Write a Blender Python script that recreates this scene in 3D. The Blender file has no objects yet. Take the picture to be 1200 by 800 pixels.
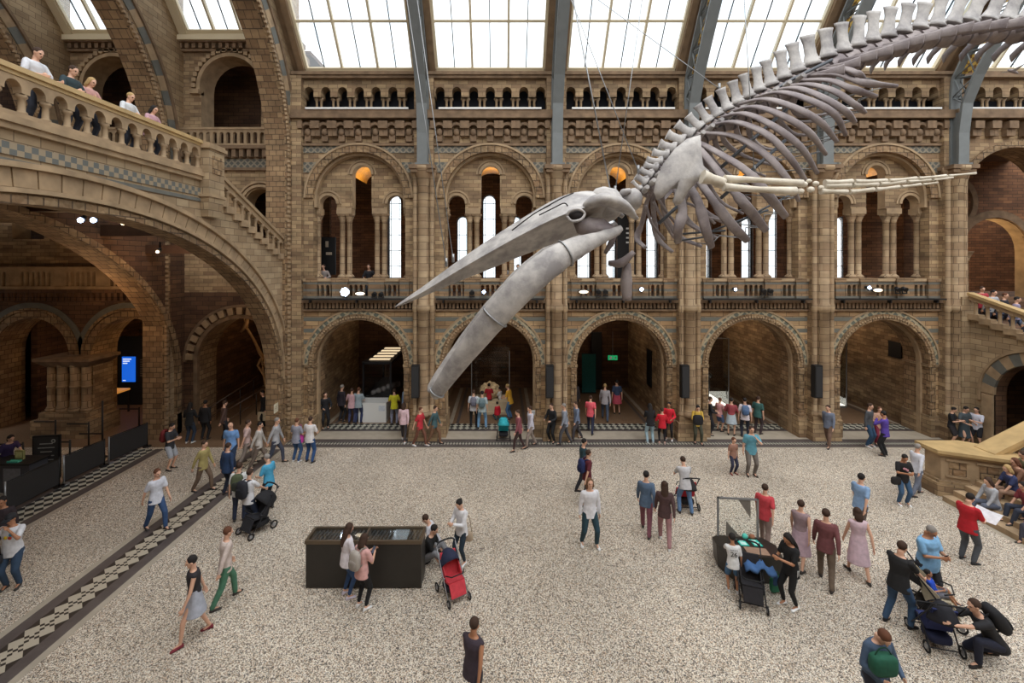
import bpy, bmesh, math, random
from mathutils import Vector, Matrix, noise
R = random.Random(7)
PI = math.pi; A90 = PI/2
F, CX, HY, CZ = 520.0, 588.0, 306.0, 7.6
D = bpy.data
COL = bpy.context.scene.collection
def W(px, py, Y):
    return Vector(((px-CX)*Y/F, Y, CZ+(HY-py)*Y/F))
def G(px, py):
    Y = F*CZ/(py-HY)
    return Vector(((px-CX)*Y/F, Y, 0))
def sm(a):  # srgb 0-255 -> linear
    r = []
    for c in a:
        c /= 255.0
        r.append(c/12.92 if c <= .04045 else ((c+.055)/1.055)**2.4)
    return tuple(r)+(1.0,)
# ---------------------------------------------------------------- objects
def link(o, parent=None):
    COL.objects.link(o)
    if parent is not None: o.parent = parent
    return o
def tag(o, label=None, cat=None, group=None, kind=None):
    if label: o['label'] = label
    if cat: o['category'] = cat
    if group: o['group'] = group
    if kind: o['kind'] = kind
    return o
def thing(name, label, cat, loc=(0, 0, 0), rz=0, group=None, kind=None):
    o = D.objects.new(name, None); o.empty_display_size = .2
    link(o); o.location = loc; o.rotation_euler = (0, 0, rz)
    return tag(o, label, cat, group, kind)
def struct(name, label=None):
    o = D.objects.new(name, None); link(o); return tag(o, label, None, None, 'structure')
def dup(root, loc=None, rz=None, label=None, group=None, parent=None):
    r = root.copy(); COL.objects.link(r)
    if parent is not None: r.parent = parent
    if loc is not None: r.location = loc
    if rz is not None: r.rotation_euler = (0, 0, rz)
    if label: r['label'] = label
    if group: r['group'] = group
    for ch in list(root.children):
        c = ch.copy(); COL.objects.link(c); c.parent = r
        for g in ch.children:
            d = g.copy(); COL.objects.link(d); d.parent = c
    return r
class MB:
    def __init__(s): s.v = []; s.f = []; s.m = []; s.sm = []
    def vert(s, p): s.v.append((p[0], p[1], p[2])); return len(s.v)-1
    def face(s, ids, m=0, smooth=False): s.f.append(tuple(ids)); s.m.append(m); s.sm.append(smooth)
    def quad(s, a, b, c, d, m=0, smooth=False):
        s.face([s.vert(a), s.vert(b), s.vert(c), s.vert(d)], m, smooth)
    def poly(s, pts, m=0): s.face([s.vert(p) for p in pts], m)
    def box(s, x0, x1, y0, y1, z0, z1, m=0, T=None):
        P = [(x, y, z) for x in (x0, x1) for y in (y0, y1) for z in (z0, z1)]
        if T: P = [T(*p) for p in P]
        i = [s.vert(p) for p in P]
        for q in ((0, 1, 3, 2), (4, 6, 7, 5), (0, 4, 5, 1), (2, 3, 7, 6), (0, 2, 6, 4), (1, 5, 7, 3)):
            s.face([i[k] for k in q], m)
    def hexa(s, lo, hi, m=0):          # two quads of points
        n = len(lo); a = [s.vert(p) for p in lo]; b = [s.vert(p) for p in hi]
        s.face(a[::-1], m); s.face(b, m)
        for k in range(n): s.face([a[k], a[(k+1) % n], b[(k+1) % n], b[k]], m)
    def loft(s, rings, m=0, smooth=True, cap=True, closed=True):
        ids = [[s.vert(p) for p in r] for r in rings]
        n = len(ids[0])
        for a, b in zip(ids, ids[1:]):
            for k in range(n if closed else n-1):
                s.face([a[k], a[(k+1) % n], b[(k+1) % n], b[k]], m, smooth)
        if cap and closed:
            s.face(ids[0][::-1], m); s.face(ids[-1], m)
    def tube(s, pts, rad, n=8, m=0, cap=True, flat=1.0, up=None):
        pts = [Vector(p) for p in pts]
        if not hasattr(rad, '__len__'): rad = [rad]*len(pts)
        rings = []; prev = None
        for k, p in enumerate(pts):
            t = (pts[min(k+1, len(pts)-1)]-pts[max(k-1, 0)]).normalized()
            if up is not None: a = Vector(up)
            elif prev is not None: a = prev
            else: a = Vector((0, 0, 1)) if abs(t.z) < .9 else Vector((1, 0, 0))
            a = (a-t*a.dot(t))
            if a.length < 1e-4: a = t.orthogonal()
            a.normalize(); b = t.cross(a); prev = a
            r = rad[k]
            ra, rb = (r if hasattr(r, '__len__') else (r, r*flat))
            rings.append([p+a*(ra*math.cos(2*PI*j/n))+b*(rb*math.sin(2*PI*j/n)) for j in range(n)])
        s.loft(rings, m, True, cap)
    def lathe(s, prof, n=12, c=(0, 0, 0), m=0, smooth=True, sx=1, sy=1):
        s.loft([[(c[0]+r*sx*math.cos(2*PI*j/n), c[1]+r*sy*math.sin(2*PI*j/n), c[2]+z) for j in range(n)] for r, z in prof], m, smooth)
    def ball(s, c, r, n=8, m=0):
        rx, ry, rz = r if hasattr(r, '__len__') else (r, r, r)
        prof = [(math.sin(PI*k/n), -math.cos(PI*k/n)) for k in range(n+1)]
        s.loft([[(c[0]+max(q, .02)*rx*math.cos(2*PI*j/(n+2)), c[1]+max(q, .02)*ry*math.sin(2*PI*j/(n+2)), c[2]+z*rz) for j in range(n+2)] for q, z in prof], m)
    def mesh(s, name, mats):
        me = D.meshes.new(name); me.from_pydata(s.v, [], s.f)
        for m in (mats if isinstance(mats, (list, tuple)) else [mats]): me.materials.append(m)
        me.polygons.foreach_set('material_index', s.m)
        me.polygons.foreach_set('use_smooth', s.sm)
        me.update()
        bm = bmesh.new(); bm.from_mesh(me); bmesh.ops.recalc_face_normals(bm, faces=bm.faces); bm.to_mesh(me); bm.free()
        return me
    def build(s, name, mats, parent=None):
        return link(D.objects.new(name, s.mesh(name, mats)), parent)
# wall panel with arched openings. T(u,d,v) -> point. op = (uc, hw, vbottom, vspring, rise)
def panel(mb, T, u0, u1, v0, v1, d0, d1, ops=(), m=0, ms=None, extra=(), ns=14):
    ms = m if ms is None else ms
    top = v1 if callable(v1) else (lambda u: v1)
    us = {round(u0, 5), round(u1, 5)}
    for e in extra:
        if u0 < e < u1: us.add(round(e, 5))
    for (uc, hw, vb, vs, ri) in ops:
        for k in range(ns+1):
            u = uc-hw*math.cos(PI*k/ns)
            if u0 <= u <= u1: us.add(round(u, 5))
    us = sorted(us)
    def cur(o, u): return o[3]+o[4]*math.sqrt(max(0, 1-((u-o[0])/o[1])**2))
    def Q(ua, ub, va, vb_, va2, vb2):  # column between va(ua),va2(ub) bottoms and tops
        for d in (d0, d1):
            mb.quad(T(ua, d, va), T(ub, d, va2), T(ub, d, vb2), T(ua, d, vb_), m)
    for a, b in zip(us, us[1:]):
        mid = (a+b)/2; op = None
        for o in ops:
            if abs(mid-o[0]) < o[1]: op = o; break
        if op is None: Q(a, b, v0, top(a), v0, top(b))
        else:
            if op[2] > v0+1e-4:
                Q(a, b, v0, op[2], v0, op[2])
                mb.quad(T(a, d0, op[2]), T(b, d0, op[2]), T(b, d1, op[2]), T(a, d1, op[2]), ms)
            Q(a, b, cur(op, a), top(a), cur(op, b), top(b))
            mb.quad(T(a, d0, cur(op, a)), T(b, d0, cur(op, b)), T(b, d1, cur(op, b)), T(a, d1, cur(op, a)), ms)
        mb.quad(T(a, d0, top(a)), T(b, d0, top(b)), T(b, d1, top(b)), T(a, d1, top(a)), m)
    for o in ops:
        for u in (o[0]-o[1], o[0]+o[1]):
            if u0 <= u <= u1: mb.quad(T(u, d0, o[2]), T(u, d1, o[2]), T(u, d1, o[3]), T(u, d0, o[3]), ms)
    for u in (u0, u1): mb.quad(T(u, d0, v0), T(u, d1, v0), T(u, d1, top(u)), T(u, d0, top(u)), m)
def ring(mb, T, uc, vs, r0, r1, d0, d1, a0=0, a1=PI, n=20, m=0, y0=None, y1=None, vb=None, bump=0):
    y0 = r0 if y0 is None else y0; y1 = r1 if y1 is None else y1
    r0 -= .014; y0 -= .014
    prev = None
    seq = []
    for k in range(n+1):
        a = a0+(a1-a0)*k/n
        seq.append((uc+r0*math.cos(a), vs+y0*math.sin(a), uc+r1*math.cos(a), vs+y1*math.sin(a)))
    if vb is not None:
        seq = [(uc+r0, vb, uc+r1, vb)]+seq+[(uc-r0, vb, uc-r1, vb)]
    for i, q in enumerate(seq):
        d = d0-(bump if i % 2 else 0)
        cur = [T(q[0], d0, q[1]), T(q[2], d0, q[3]), T(q[2], d1, q[3]), T(q[0], d1, q[1])]
        ids = [mb.vert(p) for p in cur]
        if prev:
            for k in range(4): mb.face([prev[k], prev[(k+1) % 4], ids[(k+1) % 4], ids[k]], m)
        else: mb.face(ids, m)
        prev = ids
    mb.face(prev, m)
def studs(mb, T, uc, vs, rx, ry, d, size, n, a0=0.02, a1=PI-.02, m=0):
    for k in range(n):
        a = a0+(a1-a0)*k/(n-1)
        u = uc+rx*math.cos(a); v = vs+ry*math.sin(a); s = size
        mb.box(u-s, u+s, d-s, d+s*.5, v-s, v+s, m, T)
# ---------------------------------------------------------------- materials
def newmat(name):
    m = D.materials.new(name); m.use_nodes = True
    nt = m.node_tree; b = nt.nodes['Principled BSDF']; return m, nt, b
def plain(name, c, rough=.7, metal=0, emis=0, noise_amt=0, nscale=3, spec=.5):
    m, nt, b = newmat(name); c = c if len(c) == 4 else tuple(c)+(1,)
    b.inputs['Base Color'].default_value = c; b.inputs['Roughness'].default_value = rough
    b.inputs['Metallic'].default_value = metal
    b.inputs['Specular IOR Level'].default_value = spec
    if emis:
        b.inputs['Emission Color'].default_value = c; b.inputs['Emission Strength'].default_value = emis
    if noise_amt:
        n = nt.nodes.new('ShaderNodeTexNoise'); n.inputs['Scale'].default_value = nscale; n.inputs['Detail'].default_value = 6
        tc = nt.nodes.new('ShaderNodeTexCoord'); nt.links.new(tc.outputs['Object'], n.inputs['Vector'])
        mx = nt.nodes.new('ShaderNodeMix'); mx.data_type = 'RGBA'
        mx.inputs[6].default_value = tuple(x*(1-noise_amt) for x in c[:3])+(1,)
        mx.inputs[7].default_value = tuple(min(1, x*(1+noise_amt)) for x in c[:3])+(1,)
        r = nt.nodes.new('ShaderNodeMapRange'); r.inputs[1].default_value = .3; r.inputs[2].default_value = .7
        nt.links.new(n.outputs['Fac'], r.inputs[0]); nt.links.new(r.outputs[0], mx.inputs[0])
        nt.links.new(mx.outputs[2], b.inputs['Base Color'])
        bp = nt.nodes.new('ShaderNodeBump'); bp.inputs['Strength'].default_value = .25; bp.inputs['Distance'].default_value = .03
        nt.links.new(n.outputs['Fac'], bp.inputs['Height']); nt.links.new(bp.outputs[0], b.inputs['Normal'])
    return m
def mathn(nt, op, a, b=None):
    n = nt.nodes.new('ShaderNodeMath'); n.operation = op
    for k, x in enumerate((a, b)):
        if x is None: continue
        if isinstance(x, (int, float)): n.inputs[k].default_value = x
        else: nt.links.new(x, n.inputs[k])
    return n.outputs[0]
def mixc(nt, fac, a, b, mode='MIX'):
    n = nt.nodes.new('ShaderNodeMix'); n.data_type = 'RGBA'; n.blend_type = mode
    for k, x in ((0, fac), (6, a), (7, b)):
        if isinstance(x, (int, float, tuple)): n.inputs[k].default_value = x
        else: nt.links.new(x, n.inputs[k])
    return n.outputs[2]
def uvz(nt):
    g = nt.nodes.new('ShaderNodeNewGeometry')
    sp = nt.nodes.new('ShaderNodeSeparateXYZ'); nt.links.new(g.outputs['Position'], sp.inputs[0])
    sn = nt.nodes.new('ShaderNodeSeparateXYZ'); nt.links.new(g.outputs['True Normal'], sn.inputs[0])
    side = mathn(nt, 'GREATER_THAN', mathn(nt, 'ABSOLUTE', sn.outputs[0]), .6)
    u = mathn(nt, 'ADD', mathn(nt, 'MULTIPLY', sp.outputs[1], side), mathn(nt, 'MULTIPLY', sp.outputs[0], mathn(nt, 'SUBTRACT', 1, side)))
    flat = mathn(nt, 'GREATER_THAN', mathn(nt, 'ABSOLUTE', sn.outputs[2]), .6)
    v = mathn(nt, 'ADD', mathn(nt, 'MULTIPLY', sp.outputs[1], flat), mathn(nt, 'MULTIPLY', sp.outputs[2], mathn(nt, 'SUBTRACT', 1, flat)))
    c = nt.nodes.new('ShaderNodeCombineXYZ'); nt.links.new(u, c.inputs[0]); nt.links.new(v, c.inputs[1])
    return c.outputs[0], u, v, g, sp
def brick(name, c1, c2, mo, bw=.55, rh=.2, ms=.012, stripes=None, dark=.35, rough=.8, carve=0):
    m, nt, b = newmat(name); vec, u, v, g, sp = uvz(nt)
    t = nt.nodes.new('ShaderNodeTexBrick'); nt.links.new(vec, t.inputs['Vector'])
    for k, x in (('Color1', c1), ('Color2', c2), ('Mortar', mo)): t.inputs[k].default_value = x
    t.inputs['Scale'].default_value = 1; t.inputs['Brick Width'].default_value = bw; t.inputs['Row Height'].default_value = rh
    t.inputs['Mortar Size'].default_value = ms; t.inputs['Mortar Smooth'].default_value = .4
    col = t.outputs['Color']
    n = nt.nodes.new('ShaderNodeTexNoise'); n.inputs['Scale'].default_value = 1.0; n.inputs['Detail'].default_value = 5
    mp = nt.nodes.new('ShaderNodeMapping'); mp.inputs['Scale'].default_value = (.9, .9, 2.6)
    nt.links.new(g.outputs['Position'], mp.inputs[0]); nt.links.new(mp.outputs[0], n.inputs['Vector'])
    r = nt.nodes.new('ShaderNodeMapRange'); r.inputs[1].default_value = .35; r.inputs[2].default_value = .65
    r.inputs[3].default_value = 1-dark; r.inputs[4].default_value = 1.0+dark*.5
    nt.links.new(n.outputs['Fac'], r.inputs[0])
    col = mixc(nt, 1.0, col, r.outputs[0], 'MULTIPLY')
    if stripes:
        cst, per, th, zmin = stripes
        ph = mathn(nt, 'LESS_THAN', mathn(nt, 'MODULO', v, per), th)
        ph = mathn(nt, 'MULTIPLY', ph, mathn(nt, 'GREATER_THAN', v, zmin))
        col = mixc(nt, ph, col, cst)
    nt.links.new(col, b.inputs['Base Color']); b.inputs['Roughness'].default_value = rough
    bp = nt.nodes.new('ShaderNodeBump'); bp.inputs['Strength'].default_value = .5; bp.inputs['Distance'].default_value = .02
    if carve:
        vo = nt.nodes.new('ShaderNodeTexVoronoi'); vo.inputs['Scale'].default_value = carve
        nt.links.new(g.outputs['Position'], vo.inputs['Vector'])
        nt.links.new(vo.outputs['Distance'], bp.inputs['Height']); bp.inputs['Strength'].default_value = .9; bp.inputs['Distance'].default_value = .05
        bp.invert = True
    else:
        nt.links.new(t.outputs['Fac'], bp.inputs['Height']); bp.invert = True
    nt.links.new(bp.outputs[0], b.inputs['Normal'])
    return m
def tilepat(name, c1, c2, s=9.0, rough=.6):   # diamond lattice of two colours
    m, nt, b = newmat(name); vec, u, v, g, sp = uvz(nt)
    p = mathn(nt, 'PINGPONG', mathn(nt, 'MULTIPLY', mathn(nt, 'ADD', u, v), s), 1.0)
    q = mathn(nt, 'PINGPONG', mathn(nt, 'MULTIPLY', mathn(nt, 'SUBTRACT', u, v), s), 1.0)
    k = mathn(nt, 'LESS_THAN', mathn(nt, 'MINIMUM', p, q), .33)
    nt.links.new(mixc(nt, k, c1, c2), b.inputs['Base Color']); b.inputs['Roughness'].default_value = rough
    return m
def checker(name, c1, c2, s, rough=.5):
    m, nt, b = newmat(name); vec, u, v, g, sp = uvz(nt)
    t = nt.nodes.new('ShaderNodeTexChecker'); t.inputs['Scale'].default_value = s
    t.inputs['Color1'].default_value = c1; t.inputs['Color2'].default_value = c2
    nt.links.new(vec, t.inputs['Vector']); nt.links.new(t.outputs[0], b.inputs['Base Color']); b.inputs['Roughness'].default_value = rough
    return m
M = {}
M['brick'] = brick('terracotta_brick', sm((176, 150, 114)), sm((132, 106, 80)), sm((106, 86, 66)), .42, .17, .01)
M['brick_buff'] = brick('buff_terracotta_blocks', sm((178, 156, 124)), sm((154, 130, 100)), sm((122, 102, 80)), .5, .23, dark=.22)  # slightly lighter, larger blocks than the plain brick
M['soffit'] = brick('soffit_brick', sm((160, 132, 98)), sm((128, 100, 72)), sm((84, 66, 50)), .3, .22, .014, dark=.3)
M['banded'] = brick('banded_terracotta', sm((186, 156, 116)), sm((150, 118, 84)), sm((96, 76, 58)), stripes=(sm((108, 108, 100)), .5, .17, 3.3))
M['pedestal'] = brick('banded_pedestal', sm((150, 122, 90)), sm((128, 100, 72)), sm((96, 76, 58)), stripes=(sm((108, 106, 98)), .3, .1, -5))
M['shaft'] = brick('shaft_blocks', sm((178, 154, 122)), sm((146, 120, 92)), sm((104, 84, 66)), .9, .3, .012, dark=.25)
M['mould'] = plain('moulded_terracotta', sm((162, 138, 108)), .8, noise_amt=.25, nscale=2.5)
M['mould_dark'] = plain('weathered_terracotta', sm((126, 103, 80)), .85, noise_amt=.3, nscale=3)
M['carve'] = brick('carved_terracotta', sm((160, 134, 100)), sm((132, 104, 76)), sm((88, 70, 52)), .3, .3, .02, carve=7)
M['leaf'] = tilepat('leaf_band', sm((98, 102, 92)), sm((166, 154, 128)), 5.5)
M['tiles'] = tilepat('diamond_tiles', sm((88, 88, 82)), sm((138, 128, 110)), 7)
M['bluecheck'] = checker('blue_check_band', sm((104, 106, 102)), sm((158, 142, 118)), 7.5)
M['bluestone'] = plain('blue_grey_stone', sm((104, 104, 98)), .7, noise_amt=.15)
M['handrail'] = plain('worn_gold_stone', sm((186, 158, 112)), .45, noise_amt=.15)
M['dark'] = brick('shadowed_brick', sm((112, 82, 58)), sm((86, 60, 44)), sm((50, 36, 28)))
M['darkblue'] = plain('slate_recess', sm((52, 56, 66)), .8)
M['black'] = plain('matt_black', sm((22, 22, 24)), .55)
M['iron'] = plain('painted_iron', sm((112, 116, 116)), .55, .0, noise_amt=.08)
M['gold'] = checker('gilded_panel', sm((206, 168, 72)), sm((120, 84, 44)), 6.0)
M['rafter'] = plain('brown_rafter', sm((128, 104, 78)), .7, noise_amt=.2)
M['cream'] = plain('cream_paint', sm((214, 200, 170)), .5)
M['leadbar'] = plain('lead_bar', sm((50, 56, 58)), .5)
M['wood'] = plain('dark_wood', sm((70, 48, 34)), .5, noise_amt=.2)
M['white'] = plain('white_paint', sm((225, 225, 222)), .5)
M['amber'] = plain('gilded_vault', sm((226, 160, 60)), .5, noise_amt=.2, nscale=8)
M['redbrown'] = brick('red_brown_brick', sm((142, 98, 66)), sm((112, 76, 52)), sm((66, 46, 34)), .5, .16)
M['lamp_blue'] = plain('cold_lamp', (.55, .7, 1, 1), .3, emis=14)
M['lamp_warm'] = plain('warm_lamp', (1, .72, .4, 1), .3, emis=5)
M['screen'] = plain('blue_screen', sm((20, 90, 200)), .3, emis=.9)
def glassmat():
    m, nt, b = newmat('clear_glass'); out = nt.nodes['Material Output']
    tr = nt.nodes.new('ShaderNodeBsdfTransparent'); gl = nt.nodes.new('ShaderNodeBsdfGlossy'); gl.inputs['Roughness'].default_value = .03
    tr.inputs[0].default_value = (.96, .98, .98, 1)
    lw = nt.nodes.new('ShaderNodeLayerWeight'); lw.inputs[0].default_value = .25
    mx = nt.nodes.new('ShaderNodeMixShader'); nt.links.new(mathn(nt, 'MULTIPLY', lw.outputs['Fresnel'], .6), mx.inputs[0])
    nt.links.new(tr.outputs[0], mx.inputs[1]); nt.links.new(gl.outputs[0], mx.inputs[2]); nt.links.new(mx.outputs[0], out.inputs[0])
    return m
M['glass'] = glassmat()
def dirtyglass(name, tint, amt):
    m, nt, b = newmat(name); out = nt.nodes['Material Output']
    tr = nt.nodes.new('ShaderNodeBsdfTransparent'); tl = nt.nodes.new('ShaderNodeBsdfTranslucent')
    tl.inputs[0].default_value = (.75, .8, .84, 1)
    g = nt.nodes.new('ShaderNodeNewGeometry'); n = nt.nodes.new('ShaderNodeTexNoise'); n.inputs['Scale'].default_value = .7; n.inputs['Detail'].default_value = 4
    nt.links.new(g.outputs['Position'], n.inputs['Vector'])
    r = nt.nodes.new('ShaderNodeMapRange'); r.inputs[1].default_value = .45; r.inputs[2].default_value = .7; r.inputs[4].default_value = amt
    nt.links.new(n.outputs['Fac'], r.inputs[0])
    nt.links.new(mixc(nt, r.outputs[0], (.97, .98, 1, 1), tint), tr.inputs[0])
    mx = nt.nodes.new('ShaderNodeMixShader'); mx.inputs[0].default_value = .25
    nt.links.new(tr.outputs[0], mx.inputs[1]); nt.links.new(tl.outputs[0], mx.inputs[2]); nt.links.new(mx.outputs[0], out.inputs[0])
    return m
M['skyglass'] = dirtyglass('roof_glass', (.55, .68, .78, 1), .8)
M['leaded'] = dirtyglass('leaded_glass', (.62, .74, .78, 1), .9)
def terrazzo(name, cols, scale, rough=.45):
    m, nt, b = newmat(name)
    g = nt.nodes.new('ShaderNodeNewGeometry')
    vo = nt.nodes.new('ShaderNodeTexVoronoi'); vo.inputs['Scale'].default_value = scale; nt.links.new(g.outputs['Position'], vo.inputs['Vector'])
    bw = nt.nodes.new('ShaderNodeRGBToBW') ; nt.links.new(vo.outputs['Color'], bw.inputs[0])
    cr = nt.nodes.new('ShaderNodeValToRGB'); cr.color_ramp.interpolation = 'CONSTANT'
    el = cr.color_ramp.elements
    el[0].position = 0; el[0].color = cols[0][1]; el[1].position = cols[1][0]; el[1].color = cols[1][1]
    for p, c in cols[2:]:
        e = el.new(p); e.color = c
    nt.links.new(bw.outputs[0], cr.inputs[0])
    n = nt.nodes.new('ShaderNodeTexNoise'); n.inputs['Scale'].default_value = .35; nt.links.new(g.outputs['Position'], n.inputs['Vector'])
    r = nt.nodes.new('ShaderNodeMapRange'); r.inputs[1].default_value = .35; r.inputs[2].default_value = .65; r.inputs[3].default_value = .86; r.inputs[4].default_value = 1.06
    nt.links.new(n.outputs[0], r.inputs[0])
    nt.links.new(mixc(nt, 1.0, cr.outputs[0], r.outputs[0], 'MULTIPLY'), b.inputs['Base Color'])
    b.inputs['Roughness'].default_value = rough
    return m
M['floor'] = terrazzo('terrazzo_floor', [(0, sm((62, 56, 52))), (.27, sm((150, 134, 116))), (.37, sm((206, 192, 172))), (.5, sm((232, 224, 210))), (.7, sm((192, 166, 140))), (.78, sm((96, 86, 80)))], 66)
def checkstrip(name, cell, light, dark_, column=True):
    m, nt, b = newmat(name)
    g = nt.nodes.new('ShaderNodeNewGeometry'); sp = nt.nodes.new('ShaderNodeSeparateXYZ'); nt.links.new(g.outputs['Position'], sp.inputs[0])
    x, y = sp.outputs[0], sp.outputs[1]; k = 1/(math.sqrt(2)*cell)
    x = mathn(nt, 'ADD', x, 9.5)
    u = mathn(nt, 'MULTIPLY', mathn(nt, 'ADD', x, y), k); v = mathn(nt, 'MULTIPLY', mathn(nt, 'SUBTRACT', x, y), k)
    def par(a_, b_): return mathn(nt, 'MODULO', mathn(nt, 'ABSOLUTE', mathn(nt, 'ADD', mathn(nt, 'FLOOR', a_), mathn(nt, 'FLOOR', b_))), 2)
    if column:
        s = mathn(nt, 'ABSOLUTE', mathn(nt, 'ADD', mathn(nt, 'ADD', mathn(nt, 'FLOOR', u), mathn(nt, 'FLOOR', v)), 1))
        small = par(mathn(nt, 'MULTIPLY', u, 3), mathn(nt, 'MULTIPLY', v, 3))
        w_ = mathn(nt, 'ADD', mathn(nt, 'MULTIPLY', mathn(nt, 'LESS_THAN', s, .5), mathn(nt, 'SUBTRACT', 1, small)), mathn(nt, 'COMPARE', s, 1.0))
    else: w_ = par(u, v)
    nt.links.new(mixc(nt, w_, dark_, light), b.inputs['Base Color']); b.inputs['Roughness'].default_value = .5
    return m
M['strip'] = checkstrip('border_checks', .215, sm((176, 166, 148)), sm((46, 40, 36)))
M['stripdark'] = plain('dark_border_tile', sm((84, 76, 74)), .5, noise_amt=.15)
M['striplight'] = plain('pale_border_tile', sm((168, 158, 142)), .5, noise_amt=.1)
M['smallcheck'] = checkstrip('small_checks', .09, sm((170, 166, 152)), sm((54, 56, 54)), False)
M['midcheck'] = checkstrip('mosaic_checks', .2, sm((176, 174, 160)), sm((38, 40, 42)), False)
M['mosaicfloor'] = plain('brown_mosaic', sm((120, 96, 74)), .5, noise_amt=.2, nscale=20)
# ================================================================= camera, sky
cam = D.cameras.new('camera'); co = D.objects.new('camera', cam); COL.objects.link(co)
co.location = (0, 0, CZ); co.rotation_euler = (PI/2, 0, 0)
cam.sensor_width = 36; cam.lens = 36*F/1200
cam.shift_x = (600-CX)/1200; cam.shift_y = -(400-HY)/1200
cam.clip_start = .1; cam.clip_end = 300
bpy.context.scene.camera = co
sc = bpy.context.scene
sc.view_settings.view_transform = 'Standard'; sc.view_settings.look = 'None'; sc.view_settings.exposure = .3; sc.view_settings.gamma = 1
w = D.worlds.new('overcast_sky'); sc.world = w; w.use_nodes = True
bg = w.node_tree.nodes['Background']; bg.inputs[0].default_value = (.93, .97, 1, 1); bg.inputs[1].default_value = 1.6
def area(name, loc, rot, size, power, color=(1, 1, 1), sy=None):
    l = D.lights.new(name, 'AREA'); l.energy = power; l.color = color; l.size = size
    if sy: l.shape = 'RECTANGLE'; l.size_y = sy
    o = D.objects.new(name, l); COL.objects.link(o); o.location = loc; o.rotation_euler = rot; return o
def point(name, loc, power, color=(1, .75, .45), r=.15):
    l = D.lights.new(name, 'POINT'); l.energy = power; l.color = color; l.shadow_soft_size = r
    o = D.objects.new(name, l); COL.objects.link(o); o.location = loc; return o
ORD = ['first', 'second', 'third', 'fourth', 'fifth', 'sixth', 'seventh', 'eighth', 'ninth', 'tenth', 'eleventh', 'twelfth']
# ================================================================= floor
fl = struct('floor', 'speckled pale terrazzo floor of the great hall')
mb = MB(); mb.quad((-40, -4, 0), (40, -4, 0), (40, 40, 0), (-40, 40, 0)); mb.build('terrazzo', M['floor'], fl)
def slab(name, mat, pts, z=.004):
    mb = MB(); mb.hexa([(p[0], p[1], .0) for p in pts], [(p[0], p[1], z) for p in pts]); return mb.build(name, mat, fl)
def strip_y(x0, x1, y0, y1, name, mat, z=.004): return slab(name, mat, [(x0, y0), (x1, y0), (x1, y1), (x0, y1)], z)
for x0, x1, nm, mt in ((-10.25, -10.09, 'pale_border', 'striplight'), (-10.09, -9.81, 'dark_border', 'stripdark'), (-9.81, -9.19, 'checked_border', 'strip'),
                       (-9.19, -8.91, 'dark_border', 'stripdark'), (-8.91, -8.75, 'pale_border', 'striplight'),
                       (-13.66, -13.5, 'pale_border', 'striplight'), (-14.0, -13.66, 'dark_border', 'stripdark'), (-14.8, -14.0, 'checked_border', 'midcheck'), (-15.1, -14.8, 'dark_border', 'stripdark')):
    strip_y(x0, x1, -3, 17.95, nm, M[mt])
for y0, y1, nm, mt in ((18.03, 18.13, 'pale_border', 'striplight'), (18.13, 18.4, 'dark_border', 'stripdark'), (18.4, 18.62, 'checked_border', 'smallcheck'), (18.62, 18.95, 'dark_border', 'stripdark'),
                       (18.95, 19.85, 'pale_slab', 'striplight'), (19.85, 20.05, 'dark_border', 'stripdark'), (20.05, 20.75, 'mosaic_border', 'midcheck')):
    strip_y(-9.0 if y0 > 18 else -9, 20, y0, y1, nm, M[mt])
strip_y(-9.0, 19.4, 20.75, 27, 'mosaic_paving', M['mosaicfloor'])
strip_y(-34, -9.0, 18.13, 27, 'gallery_paving', M['mosaicfloor'])
for k_ in range(5):
    for s_ in (-1, 1):
        x_ = -9.05+5.7*k_+2.85+s_*1.9
        strip_y(x_-.09, x_+.09, 20.8, 26.6, 'pale_border', M['striplight'], .007); strip_y(x_-s_*.32-.07, x_-s_*.32+.07, 20.8, 26.6, 'dark_border', M['stripdark'], .007)
# ================================================================= main far wall
PXS = [-9.05+5.7*k for k in range(6)]
Y0 = 19.3
TF = lambda u, d, v: (u, Y0+d, v)
def shaft_prof(r, h, base=.12, cap=.3):
    return [(r*1.9, 0), (r*1.9, base*.5), (r*1.35, base), (r, base*1.3), (r, h-cap), (r*1.15, h-cap*.95), (r*1.15, h-cap*.85), (r*1.1, h-cap*.8), (r*1.9, h-.06), (r*2.0, h-.04), (r*2.0, h)]
mb = MB(); mb.lathe(shaft_prof(.118, 2.85, .14, .35), 10); ME_COL = mb.mesh('colonnette', M['shaft'])
mb = MB(); mb.lathe(shaft_prof(.055, .62, .07, .14), 8); ME_COLS = mb.mesh('colonnette', M['mould'])
def put(me, name, parent, loc, rz=0):
    o = D.objects.new(name, me); link(o, parent); o.location = loc; o.rotation_euler = (0, 0, rz); return o
far = struct('wall_far', 'banded terracotta arcade wall along the far side of the hall')
inter = MB(); dk = MB()
mb_g = MB(); mb_up = MB(); mb_ty = MB(); mb_tri = MB(); corn = MB(); tiles = MB(); plinth = MB(); tribk = MB()
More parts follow.
